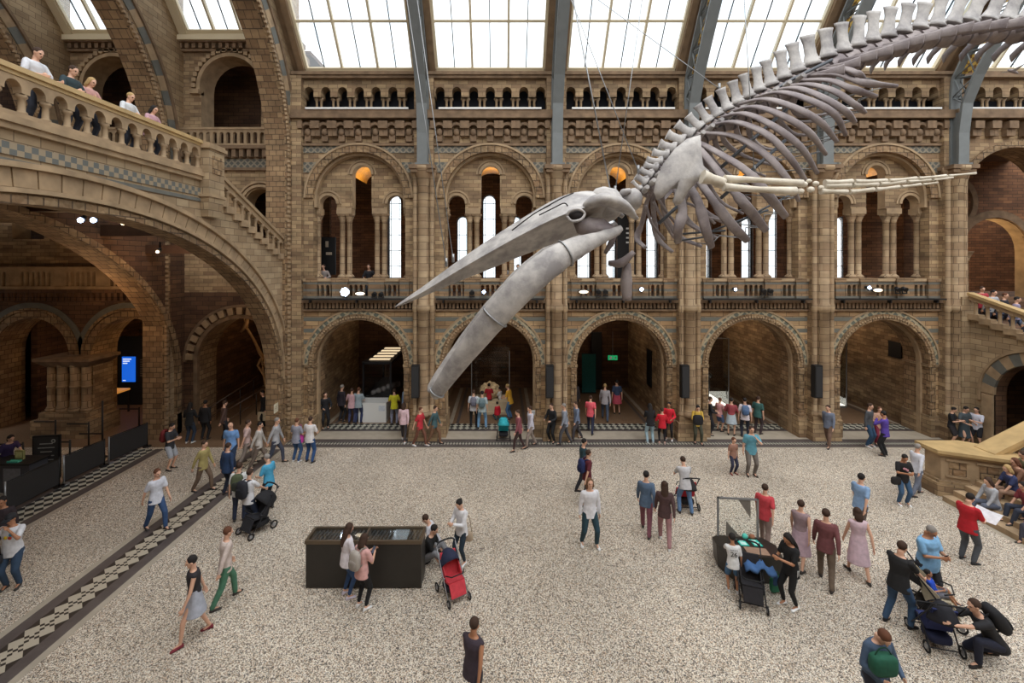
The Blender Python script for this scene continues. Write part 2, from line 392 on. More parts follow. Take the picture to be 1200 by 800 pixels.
for j in range(5):
    c = PXS[j]+2.85; a, b = PXS[j], PXS[j+1]
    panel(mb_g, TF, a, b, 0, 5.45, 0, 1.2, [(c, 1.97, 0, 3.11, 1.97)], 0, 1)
    panel(mb_up, TF, a, b, 5.8, 12.65, 0, .45, [(c, 2.0, 6.0, 10.35, 2.0)], 0)
    panel(mb_ty, TF, c-2.1, c+2.1, 9.95, 12.6, .4, .8, [(c-1.5, .38, 9.95, 10.15, .38), (c, .42, 9.95, 11.45, .42), (c+1.5, .38, 9.95, 10.15, .38)], 0, 1, ns=10)
    # spandrel tile bands
    for za, zb in ((12.3, 12.6), (11.45, 11.9)):
        for q in range(5):
            z0 = za+(zb-za)*q/5; z1 = za+(zb-za)*(q+1)/5
            for s in (-1, 1):
                xin = math.sqrt(max(0, 2.36**2-(z0-10.35)**2))
                u0, u1 = sorted((c+s*xin, c+s*2.43))
                if u1-u0 > .03: tiles.box(u0, u1, Y0-.03, Y0+.05, z0, z1)
    # jamb plinths
    for s in (-1, 1):
        u0, u1 = sorted((c+s*1.9, c+s*2.5))
        plinth.box(u0, u1, Y0-.18, Y0+1.25, 0, .75); plinth.box(u0, u1, Y0-.1, Y0+1.25, .75, .9)
        u0, u1 = sorted((c+s*1.92, c+s*2.35)); plinth.box(u0, u1, Y0-.08, Y0+1.22, 3.0, 3.12)
    # cornices
    corn.box(a, b, Y0-.22, Y0+.5, 5.8, 5.95); corn.box(a, b, Y0-.12, Y0+.1, 5.45, 5.52)
    for k in range(30):
        u = a+.45+k*(4.8/29); corn.box(u-.05, u+.05, Y0-.14, Y0+.02, 5.56, 5.8)
    corn.box(a, b, Y0-.4, Y0+.6, 13.72, 13.9); corn.box(a, b, Y0-.3, Y0+.6, 13.9, 14.1); corn.box(a, b, Y0-.12, Y0, 12.6, 12.7)
    corn.box(a, b, Y0-.2, Y0+.9, 15.5, 15.62); corn.box(a, b, Y0-.28, Y0+.9, 15.62, 15.75)
    for k in range(7):           # corbel table
        u = c+(k-3)*.73
        for s in (-.27, .27):
            corn.box(u+s-.1, u+s+.1, Y0-.32, Y0, 13.3, 13.62); corn.box(u+s-.09, u+s+.09, Y0-.2, Y0, 13.0, 13.3)
        corn.box(u-.13, u+.13, Y0-.12, Y0, 12.78, 13.05); corn.lathe([(.02, 0), (.12, .05), (.15, .15), (.12, .28), (.02, .34)], 8, (u, Y0-.08, 13.0))
        ring(corn, TF, u, 13.28, .2, .3, -.24, 0, n=6)
    panel(mb_tri, TF, a, b, 12.65, 14.1, .02, .4, [], 0)
    panel(mb_tri, TF, a, b, 14.74, 15.5, 0, .5, [(c+(k-3)*.73, .2, 14.74, 14.98, .2) for k in range(7)], 0, ns=8)
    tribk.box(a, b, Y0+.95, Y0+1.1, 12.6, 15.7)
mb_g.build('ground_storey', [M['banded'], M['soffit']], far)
mb_up.build('gallery_storey', M['brick'], far)
mb_ty.build('tympanum_wall', [M['brick'], M['mould']], far)
mb_tri.build('triforium_storey', M['brick'], far)
tiles.build('diamond_tile_band', M['tiles'], far); plinth.build('jamb_plinth', M['brick'], far)
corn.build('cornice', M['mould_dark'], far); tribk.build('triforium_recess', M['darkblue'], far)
# arch mouldings, one per bay
BAYN = ['leftmost', 'second', 'third', 'fourth', 'rightmost']
for j in range(5):
    c = PXS[j]+2.85
    t = struct('trim_%d' % (j+1), 'round arch moulding of the %s ground arch' % BAYN[j])
    mb = MB(); ring(mb, TF, c, 3.11, 1.97, 2.2, -.09, .1, n=32, vb=.9)
    mb.build('carved_order', M['carve'], t)
    mb = MB(); studs(mb, TF, c, 3.11, 2.08, 2.08, -.1, .035, 54); mb.build('carved_studs', M['mould'], t)
    mb = MB(); ring(mb, TF, c, 3.11, 2.2, 2.38, -.035, .05, n=32); mb.build('leaf_band', M['leaf'], t)
    mb = MB(); ring(mb, TF, c, 3.11, 2.38, 2.44, -.07, .05, n=32); ring(mb, TF, c, 3.11, 1.9, 1.99, .3, .5, n=32, vb=0); mb.build('outer_roll', M['mould'], t)
    t = struct('trim_%d' % (j+11), 'round relief arch over the %s gallery opening' % BAYN[j])
    mb = MB(); ring(mb, TF, c, 10.35, 2.0, 2.3, -.1, .2, n=32); mb.build('carved_order', M['carve'], t)
    mb = MB(); ring(mb, TF, c, 10.35, 2.3, 2.37, -.14, .1, n=32); ring(mb, TF, c, 10.35, 1.9, 2.0, .1, .42, n=32, vb=9.95)
    for uo, r, vs in ((-1.5, .38, 10.15), (0, .42, 11.45), (1.5, .38, 10.15)):
        ring(mb, TF, c+uo, vs, r, r+.1, .34, .45, n=14); ring(mb, TF, c+uo, vs, r+.16, r+.22, .36, .45, n=14)
    mb.build('roll_mouldings', M['mould'], t)
    # gallery colonnade
    t = thing('gallery_colonnade', 'slender stone column pairs of the %s gallery bay from the left' % (ORD[j]), 'columns', (c, Y0+.6, 6.85))
    for u in (-2.02, -.94, -.62, .62, .94, 2.02): put(ME_COL, 'colonnette', t, (u, 0, 0))
    for u0, u1 in ((-2.2, -1.85), (-1.12, -.45), (.45, 1.12), (1.85, 2.2)):
        mb = MB(); mb.box(u0, u1, -.25, .25, 2.85, 3.1); mb.box(u0+.04, u1-.04, -.2, .2, 2.78, 2.85)
        mb.build('capital_block', M['mould'], t)
    for u0, u1 in ((-2.2, -1.8), (-1.12, -.45), (.45, 1.12), (1.8, 2.2)):
        mb = MB(); mb.box(u0, u1, -.78, .3, -.9, 0); mb.box(u0-.04, u1+.04, -.8, -.4, -.14, .02)
        mb.build('pedestal', M['pedestal'], t)
    # balustrade
    t = thing('stone_balustrade', 'low stone balustrade fronting the %s gallery bay from the left' % ORD[j], 'balustrade', (c, Y0-.02, 5.95))
    mb = MB(); mb.box(-2.4, 2.4, -.12, .14, .78, .9); mb.build('handrail', M['mould'], t)
    TB = lambda u, d, v: (u, d, v)
    mb = MB(); ops = []
    for g0 in (-1.45, 0, 1.45):
        ops += [(g0+k*.22, .07, .14, .56, .07) for k in (-1.5, -.5, .5, 1.5)]
    panel(mb, TB, -2.4, 2.4, 0, .78, -.07, .09, ops, ns=6); mb.build('baluster_panel', M['pedestal'], t)
    # triforium arcade
    t = thing('triforium_arcade', 'row of small column pairs under the %s skylight from the left' % ORD[j], 'columns', (c, Y0+.2, 14.12))
    for k in range(6):
        for s in (-.1, .1): put(ME_COLS, 'colonnette', t, ((k-2.5)*.73+s, 0, 0))
    mb = MB(); mb.box(-2.2, 2.2, -.56, -.46, -.02, .06); mb.build('white_sill', M['white'], t)
# piers
def make_pier():
    t = thing('stone_pier', 'x', 'pier', (0, 0, 0), 0, None)
    mb = MB()
    mb.hexa([(-.62, 18.72, 0), (.62, 18.72, 0), (.62, Y0+1.2, 0), (-.62, Y0+1.2, 0)], [(-.56, 18.8, .75), (.56, 18.8, .75), (.56, Y0+1.2, .75), (-.56, Y0+1.2, .75)])
    mb.box(-.5, .5, 18.86, Y0+.2, .75, 1.0)
    mb.build('plinth', M['brick'], t)
    mb = MB(); mb.box(-.46, .46, 19.02, Y0+.3, 1.0, 11.3); mb.build('pilaster', M['brick'], t)
    mb = MB(); mb.lathe([(.34, 0), (.34, .12), (.27, .22), (.24, .3), (.24, 4.45), (.3, 4.5), (.3, 4.72), (.24, 4.8), (.24, 9.9), (.27, 9.95), (.27, 10.05), (.3, 10.1), (.46, 10.45), (.5, 10.5), (.5, 10.62)], 14, (0, 19.0, 1.0)); mb.build('main_shaft', M['shaft'], t)
    for s in (-1, 1):
        mb = MB(); mb.lathe([(.14, 0), (.14, .1), (.1, .16), (.1, 4.45), (.13, 4.5), (.13, 4.72), (.1, 4.8), (.1, 10.0), (.2, 10.4), (.2, 10.6)], 10, (s*.36, 19.0, 1.0)); mb.build('side_shaft', M['shaft'], t)
    mb = MB(); mb.box(-.55, .55, 18.55, Y0+.2, 11.5, 11.66); mb.box(-.48, .48, 18.62, Y0+.2, 11.35, 11.5); mb.build('capital', M['mould_dark'], t)
    mb = MB(); mb.box(-.42, .42, 19.08, Y0+.3, 11.66, 15.5); mb.build('upper_pilaster', M['brick'], t)
    return t
p0 = make_pier()
for k in range(5):
    o = p0 if k == 0 else dup(p0)
    o.location = (PXS[k+1], 0, 0)
    tag(o, 'tall clustered stone pier on the far wall, %s from the left' % ORD[k], 'pier', 'clustered piers of the far arcade')
# end pier at the left of the arcade
# interior behind the ground arches and galleries
itb = struct('wall_back', 'brick back walls of the side aisle behind the arches')
mb = MB()
for k in range(6):
    x = PXS[k]; mb.box(x-.45, x+.45, Y0+1.2, 27.5, 0, 5.5)
mb.build('cross_wall', M['brick'], itb)
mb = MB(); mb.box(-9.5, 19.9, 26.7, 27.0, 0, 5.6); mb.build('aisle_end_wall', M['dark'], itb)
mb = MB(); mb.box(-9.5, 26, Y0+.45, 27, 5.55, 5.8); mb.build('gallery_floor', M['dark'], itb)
YW = 26.7
TW = lambda u, d, v: (u, YW+d, v)
mb = MB(); ops = []; wn = 0
cen = [-6.47+5.714*j-5.714 for j in range(7)]
for c in cen[1:]: ops += [(c-1.6, .36, 6.6, 9.95, .36)]*(c > -6) + [(c, .4, 6.6, 11.2, .4), (c+1.6, .36, 6.6, 9.95, .36)]
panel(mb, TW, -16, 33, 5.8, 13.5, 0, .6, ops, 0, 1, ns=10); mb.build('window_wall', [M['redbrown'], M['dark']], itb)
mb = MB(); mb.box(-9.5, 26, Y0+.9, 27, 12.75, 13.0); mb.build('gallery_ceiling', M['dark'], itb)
mb = MB()
for x in PXS:
    mb.box(x-.3, x+.3, 21.2, 26.7, 11.0, 12.8)
    mb.box(x-.25, x+.25, 21.2, 21.8, 5.8, 11.5)
mb.build('gallery_cross_arch', M['redbrown'], itb)
va = MB()
for j in range(5):
    c = PXS[j]+2.85
    va.loft([[(c+.8*math.cos(PI*k/10), y, 11.6+.55*math.sin(PI*k/10)) for k in range(11)] for y in (20.3, 23.0)], 0, True, False, False)
va.build('gilded_vault', M['amber'], itb)
# roof and outer sky windows
LBL = {0: 'left', 1: 'centre', 2: 'right'}
for j, c in enumerate(cen):
    if j == 0: continue
    for q, (uo, hw, vs) in enumerate(((-1.6, .36, 9.95), (0, .4, 11.2), (1.6, .36, 9.95))):
        if c+uo < -8: continue
        wn += 1
        t = struct('window_%d' % wn, 'leaded lancet window in the outer gallery wall')
        mb = MB(); u = c+uo
        pts = [(u-hw, YW+.3, 6.6), (u+hw, YW+.3, 6.6)]+[(u+hw*math.cos(PI*k/10), YW+.3, vs+hw*math.sin(PI*k/10)) for k in range(11)]
        mb.poly(pts); mb.build('pane', M['leaded'], t)
        mb = MB()
        for uu in (u-hw*.62, u+hw*.62): mb.box(uu-.012, uu+.012, YW+.26, YW+.3, 6.6, vs+hw*.6)
        z = 7.3
        while z < vs+.1: mb.box(u-hw, u+hw, YW+.26, YW+.3, z-.015, z+.015); z += .95
        ring(mb, TW, u, vs, hw-.03, hw, .22, .32, n=12, vb=6.6)
        mb.build('glazing_bars', M['leadbar'], t)
TH = math.atan(1.24); CS, SN = math.cos(TH), math.sin(TH)
def slope_T(yb, zb): return lambda u, s, n: (u, yb-s*CS-n*SN, zb+s*SN-n*CS)   # n>0 is into the room
def skylight(name, label, u0, u1, yb, zb, L, rails):
    t = struct(name, label); T = slope_T(yb, zb)
    mb = MB(); mb.quad(T(u0, 0, 0), T(u1, 0, 0), T(u1, L, 0), T(u0, L, 0)); mb.build('glass', M['skyglass'], t)
    mb = MB(); w_ = (u1-u0)/3
    for k in range(4):
        u = u0+k*w_; h = .07 if k in (0, 3) else .045
        mb.box(u-h, u+h, 0, L, -.03, .14, 0, T)
    mb.box(u0, u1, -.3, .05, -.02, .16, 0, T)
    mb.box(u0-.06, u1+.06, yb-.06, yb+.3, zb-.32, zb+.02)
    for s in rails: mb.box(u0, u1, s-.05, s+.05, .0, .1, 0, T)
    mb.build('frame', M['cream'], t)
    mb = MB()
    for k in range(3):
        u = u0+(k+.5)*w_; mb.box(u-.018, u+.018, 0, L, 0, .05, 0, T)
    mb.build('dark_bar', M['leadbar'], t)
for j in range(6):
    a, b = PXS[j], PXS[j]+5.7
    skylight('window_%d' % (101+j), 'sloping glazed skylight above the arcade wall', a+.5, b-.5, 19.5, 16.08, 7.4, (1.86, 5.2))
rb = struct('trim_31', 'brown rafters between the sloping skylights')
for x in PXS:
    T = slope_T(19.5, 16.0); mb = MB()
    mb.box(x-.46, x-.2, -.4, 7.4, -.1, .25, 0, T); mb.box(x+.2, x+.46, -.4, 7.4, -.1, .25, 0, T); mb.box(x-.2, x+.2, -.4, 7.4, -.1, .05, 0, T)
    mb.build('rafter', M['rafter'], rb)
# iron ribs
def make_rib():
    t = thing('iron_rib', 'x', 'roof rib')
    inn = [(18.72, 11.66), (18.7, 13.0), (18.55, 14.2), (18.1, 15.2), (17.53, 16.1), (16.66, 17.4), (15.7, 18.6), (14.4, 19.9)]
    out = [(19.05, 11.66), (19.08, 13.2), (19.05, 14.6), (18.95, 15.4), (18.45, 16.3), (17.7, 17.4), (16.6, 18.8), (15.2, 20.4)]
    for nm, pts in (('inner_flange', inn), ('outer_flange', out)):
        mb = MB(); mb.loft([[(sx*.22, y+dy, z) for sx, dy in ((-1, -.05), (1, -.05), (1, .05), (-1, .05))] for y, z in pts], 0, False); mb.build(nm, M['iron'], t)
    mb = MB()
    mb.hexa([(-.12, 18.72, 11.66), (.12, 18.72, 11.66), (.12, 19.05, 11.66), (-.12, 19.05, 11.66)], [(-.12, 18.62, 13.9), (.12, 18.62, 13.9), (.12, 19.05, 13.9), (-.12, 19.05, 13.9)])
    for k in range(2, 7):
        a0 = Vector((0, *inn[k])); b0 = Vector((0, *out[k])); a1 = Vector((0, *inn[k+1])); b1 = Vector((0, *out[k+1]))
        for s in (-.12, .12):
            o = Vector((s, 0, 0)); mb.tube([a0+o, b1+o], .03, 4); mb.tube([b0+o, a1+o], .03, 4); mb.tube([a0+o, b0+o], .03, 4)
    mb.build('lattice', M['iron'], t)
    for k in (3, 4, 5, 6):
        mb = MB(); q = [Vector((0, *inn[k])), Vector((0, *out[k])), Vector((0, *out[k+1])), Vector((0, *inn[k+1]))]
        cc = sum(q, Vector())/4; q = [cc+(p-cc)*.72 for p in q]
        mb.hexa([p-Vector((.015, 0, 0)) for p in q], [p+Vector((.015, 0, 0)) for p in q]); mb.build('gilded_panel', M['gold'], t)
    mb = MB(); mb.box(-.3, .3, 18.6, 19.1, 11.66, 11.74); mb.build('foot_plate', M['iron'], t)
    return t
r0 = make_rib()
for k in range(5):
    o = r0 if k == 0 else dup(r0)
    o.location = (PXS[k+1], 0, 0)
    tag(o, 'blue-grey iron roof rib rising from the %s clustered pier' % ORD[k], 'roof rib', 'iron roof ribs')
# near side: plain wall, roof edge
nw = struct('wall_near'); mb = MB(); mb.box(-40, 40, -3.5, -3.0, 0, 15.7); mb.build('plain_wall', M['brick'], nw)
for nm, x in (('wall_left', -36), ('wall_right', 33)):
    o = struct(nm); mb = MB(); mb.box(x-.3, x+.3, -3.5, 40, 0, 15); mb.build('plain_wall', M['dark'], o)

for j in range(5):
    c = PXS[j]+2.85
    point('aisle_light', (c, 24.0, 5.0), (22, 20, 30, 65, 70)[j], (1, .74, .5), .3)
    point('gallery_light', (c, 21.6, 11.3), 30, (1, .88, .66), .15)
# ================================================================= south end: pier, crossing arches, stair bridge
south = struct('wall_south', 'brick crossing walls and bridge at the left end of the hall')
YF = 20.0
TS = lambda u, d, v: (u, YF+d, v)
LC = [-12.2, -17.46, -22.7]
mb = MB(); low = MB()
for j, c in enumerate(LC):
    a, b = (-14.85, -9.05) if j == 0 else (c-2.62, c+2.6)
    cz = 5.05
    if j == 0: panel(low, TS, a, b, 0, 6.2, 0, 1.3, [(c+.45, 1.95, 0, 3.1, 1.95)], 0, 1)
    panel(mb, TS, a, b, 6.2, 12.6, 0, .8, [(c-1.35, .72, 8.6, 10.15, .72), (c+1.35, .72, 8.6, 10.15, .72)], 0, 1)
    panel(mb, TS, a, b, 12.6, 17.1, 0, .9, [(c, 1.35, 12.6, 15.45, 1.35)], 0, 1)
panel(low, TS, -36, -14.85, 0, 6.2, 0, 1.3, [(-16.75, 1.72, 0, 3.35, 1.75), (-21.15, 1.72, 0, 3.35, 1.75)], 0, 1)
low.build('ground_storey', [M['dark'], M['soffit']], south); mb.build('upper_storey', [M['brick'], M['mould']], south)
mb = MB(); rg = MB(); tb = MB()
for j, c in enumerate(LC):
    a, b = (-14.85, -9.05) if j == 0 else (c-2.62, c+2.6)
    mb.box(a, b, YF-.3, YF+.5, 17.35, 17.55); mb.box(a, b, YF-.15, YF, 17.0, 17.1)
    for k in range(18): u = a+.2+k*.3; mb.box(u-.08, u+.08, YF-.22, YF, 17.12, 17.35)
    ring(rg, TS, c, 15.45, 1.35, 1.5, -.12, .1, n=24, vb=15.2); studs(rg, TS, c, 15.45, 1.62, 1.62, -.06, .09, 21)
    for s in (-1.35, 1.35):
        ring(rg, TS, c+s, 10.15, .8, .9, -.1, .1, n=16); ring(rg, TS, c+s, 10.15, .98, 1.05, -.1, .1, n=16)
    tb.box(a, b, YF-.05, YF+.02, 11.8, 12.2)
    mb.box(a, b, YF-.12, YF, 11.68, 11.8); mb.box(a, b, YF-.35, YF+.4, 12.6, 12.75)
    for k in range(16): u = a+.2+k*.34; mb.box(u-.09, u+.09, YF-.28, YF, 12.25, 12.6)
    rg.box(c-1.75, c-1.35, YF-.2, YF+.2, 15.1, 15.3); rg.box(c+1.35, c+1.75, YF-.2, YF+.2, 15.1, 15.3)
mb.build('cornice', M['mould_dark'], south); rg.build('arch_moulding', M['mould'], south); tb.build('diamond_tile_band', M['tiles'], south)
mb = MB(); mb.box(-31, -9, YF+3.2, YF+3.4, 6, 17.5); mb.box(-26, -9, YF+.9, YF+3.4, 17.3, 17.5); mb.box(-26, -9, YF+.8, YF+3.4, 12.4, 12.6); mb.build('gallery_back', M['dark'], south)
for j, c in enumerate(LC):
    t = thing('stone_balustrade', 'pale stone balustrade of the %s upper balcony, above the stair bridge' % ('right-hand', 'middle', 'left-hand')[j], 'balustrade', (c, YF-.15, 12.75))
    mb = MB(); mb.box(-2.3, 2.3, -.1, .12, .72, .82); mb.box(-2.3, 2.3, -.1, .12, 0, .1); mb.build('handrail', M['mould'], t)
    mb = MB(); panel(mb, lambda u, d, v: (u, d, v), -2.3, 2.3, .1, .72, -.06, .08, [(k*.3, .09, .1, .52, .09) for k in range(-7, 8)], ns=6); mb.build('baluster_panel', M['mould'], t)
# ground arch mouldings on the south wall
rg = MB(); ring(rg, TS, LC[0]+.45, 3.1, 1.95, 2.1, -.08, .1, n=28, vb=0); ring(rg, TS, LC[0]+.45, 3.1, 2.45, 2.55, -.12, .1, n=28)
rg.build('arch_order', M['mould_dark'], south)
rg = MB()
for k in range(17):
    a = PI*(k+.5)/17; a2 = .11*.5
    p = lambda r, an: (LC[0]+.45+r*math.cos(an), 3.1+r*math.sin(an))
    q = [p(2.12, a-a2), p(2.43, a-a2), p(2.43, a+a2), p(2.12, a+a2)]
    rg.hexa([(x, YF-.14, z) for x, z in q], [(x, YF, z) for x, z in q])
rg.build('raised_voussoir', M['mould'], south)
rg = MB()
for c in (-16.75, -21.15):
    ring(rg, TS, c, 3.35, 1.72, 2.0, -.08, .1, n=28); ring(rg, TS, c, 3.35, 2.05, 2.15, -.1, .1, n=28)
rg.build('carved_order', M['carve'], south)
rg = MB()
for c in (-16.75, -21.15): ring(rg, TS, c, 3.35, 2.15, 2.4, -.05, .05, n=28)
rg.build('blue_order', M['bluestone'], south)
mb = MB(); mb.box(-26, -15.2, YF-.4, YF+.2, 6.2, 6.35); mb.box(-26, -15.2, YF-.2, YF, 5.75, 5.85)
for k in range(40): u = -25.8+k*.27; mb.box(u-.07, u+.07, YF-.3, YF, 5.85, 6.2)
mb.build('balcony_corbel', M['dark'], south)
t = thing('stone_balustrade', 'long dim balustrade seen through the low arch at far left', 'balustrade', (-20.5, YF-.25, 6.35))
mb = MB(); mb.box(-5.2, 5.2, -.12, .12, .88, 1.0); mb.box(-5.2, 5.2, -.12, .12, 0, .14); mb.build('handrail', M['mould'], t)
mb = MB(); panel(mb, lambda u, d, v: (u, d, v), -5.2, 5.2, .14, .88, -.06, .08, [(g+k*.24, .07, .14, .72, .07) for g in (-4.2, -2.2, -.2, 1.8, 3.8) for k in (-2.5, -1.5, -.5, .5, 1.5, 2.5)], ns=6); mb.build('baluster_panel', M['mould'], t)
# pillar cluster at far left
t = thing('clustered_pillar', 'squat clustered pillar with flared capital between the two low left arches', 'pillar', (-18.95, 19.75, 0))
mb = MB(); mb.box(-1.25, 1.2, -.75, .9, 0, .75); mb.box(-1.05, 1.0, -.6, .9, .75, 1.05); mb.build('plinth', M['brick'], t)
for u, r in ((-.75, .17), (-.28, .2), (.28, .2), (.75, .17)):
    mb = MB(); mb.lathe([(r*1.4, 0), (r*1.4, .1), (r, .22), (r, 1.0), (r*1.15, 1.03), (r*1.15, 1.1), (r, 1.13), (r, 1.95), (r*1.3, 2.1)], 12, (u, -.3, 1.05)); mb.build('shaft', M['shaft'], t)
mb = MB(); mb.box(-.85, .85, -.1, .9, 1.05, 3.1); mb.build('core', M['brick'], t)
mb = MB(); mb.hexa([(-.9, -.45, 3.0), (.9, -.45, 3.0), (.9, .8, 3.0), (-.9, .8, 3.0)], [(-1.2, -.7, 3.28), (1.2, -.7, 3.28), (1.2, .9, 3.28), (-1.2, .9, 3.28)]); mb.box(-1.22, 1.22, -.72, .9, 3.28, 3.4); mb.build('capital', M['mould_dark'], t)
# rooms behind the south arches
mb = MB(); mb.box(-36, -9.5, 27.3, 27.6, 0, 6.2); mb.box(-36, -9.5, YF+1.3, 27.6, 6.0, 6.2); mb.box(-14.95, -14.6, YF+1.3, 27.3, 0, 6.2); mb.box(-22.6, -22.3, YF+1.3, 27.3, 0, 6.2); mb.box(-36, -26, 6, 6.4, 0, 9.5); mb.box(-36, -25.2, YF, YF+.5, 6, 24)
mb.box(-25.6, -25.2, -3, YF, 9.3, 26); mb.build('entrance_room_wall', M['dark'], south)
# diaphragm (crossing) walls with their high arches
def TX(x): return lambda u, d, v: (x-d, u, v)
for x0, x1 in ((-9.13, -10.05), (-14.35, -15.3), (-19.45, -20.35)):
    T = TX(x0); th = x0-x1
    zb_ = 9.5 if x0 < -19 else 0
    mb = MB(); panel(mb, T, -3, 20, zb_, lambda u: 19+1.24*max(0, (20-u) if u > 8.5 else (u+3))*.9+3, 0, th, [(9.45, 9.45, zb_, 12, 7.95)], 0, 1, extra=(8.5,), ns=30)
    nm = 'crossing_wall'; mb.build(nm, [M['brick_buff'], M['soffit']], south)
    mb = MB(); ring(mb, T, 9.45, 12, 9.45, 9.62, -.1, .1, n=60, y0=7.95, y1=8.12, vb=zb_); mb.build('beaded_edge', M['carve'], south)
    mb = MB(); studs(mb, T, 9.45, 12, 9.45, 7.95, -.06, .05, 150); 
    for k in range(60):
        for s in (18.9,): mb.box(s-.05, s+.05, -.12, -.02, max(zb_, .3+k*.195), max(zb_+.1, .4+k*.195), 0, T)
    mb.build('carved_bead', M['mould'], south)
    for k in range(34):
        pass
    a_ = MB(); b_ = MB()
    n = 46
    for k in range(n):
        q = (a_ if k % 2 else b_)
        ring(q, T, 9.45, 12, 9.78, 10.15, -.05, .05, PI*k/n, PI*(k+1)/n, 1, y0=8.28, y1=8.65)
    a_.build('pale_voussoir', M['mould'], south); b_.build('blue_voussoir', M['bluestone'], south)
    mb = MB(); ring(mb, T, 9.45, 12, 10.2, 10.3, -.1, .05, n=60, y0=8.7, y1=8.8); mb.build('dark_roll', M['mould_dark'], south)
# edge pilaster between the south pier and the arcade
mb = MB(); mb.box(-9.14, -8.62, 19.06, 19.6, 0, 15.6); mb.box(-9.2, -8.5, 19.0, 19.6, 0, .9); mb.build('edge_pilaster', M['brick'], south)
# skylights of the south end
for j, c in enumerate(LC):
    a, b = (-14.35, -10.05) if j == 0 else ((-19.45, -15.3) if j == 1 else (-25, -20.35))
    skylight('window_%d' % (111+j), 'sloping glazed skylight over the south gallery', a+.35, b-.35, 19.8, 17.9, 6, (4.8,))
    mb = MB(); T = slope_T(19.8, 17.9); mb.box(a-.1, a+.36, -.4, 6, -.05, .2, 0, T); mb.box(b-.36, b+.1, -.4, 6, -.05, .2, 0, T); mb.box(a, b, 19.6, 20.3, 17.4, 17.62); mb.build('rafter', M['cream'], south)
# bridge wall
def btop(u):
    if 4.6 <= u <= 14.2: return 10.35
    if u > 14.2: return 9.75-(u-14.2)*.45
    return 9.75-(4.6-u)*.45
T = TX(-9.35)
mb = MB(); panel(mb, T, 0, 18.9, 0, btop, 0, .6, [(9.4, 9.3, 0, 2.6, 6.15)], 0, 1, extra=(4.59, 4.6, 14.2, 14.21), ns=40); mb.build('bridge_wall', [M['brick_buff'], M['soffit']], south)
mb = MB(); ring(mb, T, 9.4, 2.6, 9.3, 9.45, -.06, .05, n=60, y0=6.15, y1=6.3, vb=0); mb.build('bridge_arch_carving', M['carve'], south)
mb = MB(); ring(mb, T, 9.4, 2.6, 9.5, 9.58, -.12, .05, n=60, y0=6.36, y1=6.44)
for k in range(64):
    ring(mb, T, 9.4, 2.6, 9.6, 9.95, -.03, .05, PI*(k+.04)/64, PI*(k+.96)/64, 1, y0=6.47, y1=6.82)
ring(mb, T, 9.4, 2.6, 9.96, 10.06, -.12, .05, .25, PI-.25, n=60, y0=6.84, y1=6.94)
mb.build('bridge_arch_voussoir', M['mould'], south)
mb = MB(); mb.box(4.6, 14.2, -.03, .02, 9.62, 9.86, 0, T); mb.build('blue_check_band', M['bluecheck'], south)
mb = MB(); mb.box(4.6, 14.2, -.03, .02, 9.45, 9.55, 0, T); mb.build('blue_band', M['bluestone'], south)
mb = MB(); mb.box(4.6, 14.2, -.16, .02, 10.22, 10.35, 0, T); mb.box(4.6, 14.2, -.1, .02, 10.1, 10.22, 0, T); mb.build('bridge_cornice', M['mould'], south)
mb = MB(); mb.box(-14.35, -9.95, 0, 14.3, 9.5, 10.3); mb.build('bridge_deck', M['wood'], south)
mb = MB()
for y in (6, 8.5, 11, 13.5): mb.box(-14.35, -9.95, y-.15, y+.15, 9.1, 9.5)
mb.box(-14.35, -9.95, 15.8, 16.15, 8.5, 8.9); mb.box(-14.35, -9.95, 17.8, 18.1, 7.9, 8.25); mb.build('ceiling_beam', M['wood'], south)
mb = MB()
for k in range(14):
    y = 14.3+k*.33; z = 9.6-k*.148*1.0; mb.box(-11.6, -9.95, y, y+.33, z-.25, z)
mb.build('flight_step', M['brick_buff'], south)
T2 = TX(-14.35)
mb = MB(); panel(mb, T2, 0, 20, 0, 10.3, -.05, .85, [(9.4, 10.05, 0, 2.6, 6.9)], 0, 1, ns=40); mb.build('rear_bridge_wall', [M['dark'], M['soffit']], south)
mb = MB(); ring(mb, T2, 9.4, 2.6, 10.05, 10.3, -.15, .0, n=60, y0=6.9, y1=7.1, vb=0); mb.build('rear_arch_moulding', M['carve'], south)
mb = MB(); mb.box(-15.4, -14.2, 19.2, 20.2, 0, .9); mb.box(-26, -15.3, 0, 19.6, 9.3, 9.5); mb.build('rear_pier_base', M['brick'], south)
# bridge balustrade (runs toward the viewer)
t = thing('bridge_balustrade', 'big arcaded stone balustrade along the bridge at upper left', 'balustrade', (-9.38, 0, 10.35))
mb = MB(); mb.box(-.16, .16, 4.6, 13.7, .88, .98); mb.box(-.11, .11, 4.6, 13.7, .8, .88); mb.build('handrail', M['handrail'], t)
mb = MB(); panel(mb, lambda u, d, v: (d, u, v), 4.6, 13.7, .5, .8, -.09, .09, [(4.8+k*.455, .15, .5, .56, .16) for k in range(20)], ns=8); mb.build('arched_head', M['mould'], t)
mb = MB(); mb.box(-.14, .14, 4.6, 13.7, 0, .1); mb.build('plinth', M['mould'], t)
mb = MB(); mb.lathe([(.09, 0), (.09, .05), (.06, .08), (.055, .3), (.09, .34), (.09, .4)], 8); meb = mb.mesh('baluster', M['mould'])
for k in range(21): put(meb, 'baluster', t, (0, 4.8+(k-.5)*.455, .1))
t = thing('stone_newel', 'square carved stone newel where the bridge meets the descending flight', 'newel', (-9.33, 14.1, 9.6))
mb = MB(); mb.box(-.28, .28, -.38, .38, 0, 1.5); mb.hexa([(-.15, -.3, -.6), (.2, -.3, -.6), (.2, .3, -.6), (-.15, .3, -.6)], [(-.15, -.38, 0), (.28, -.38, 0), (.28, .38, 0), (-.15, .38, 0)]); mb.build('post', M['brick_buff'], t)
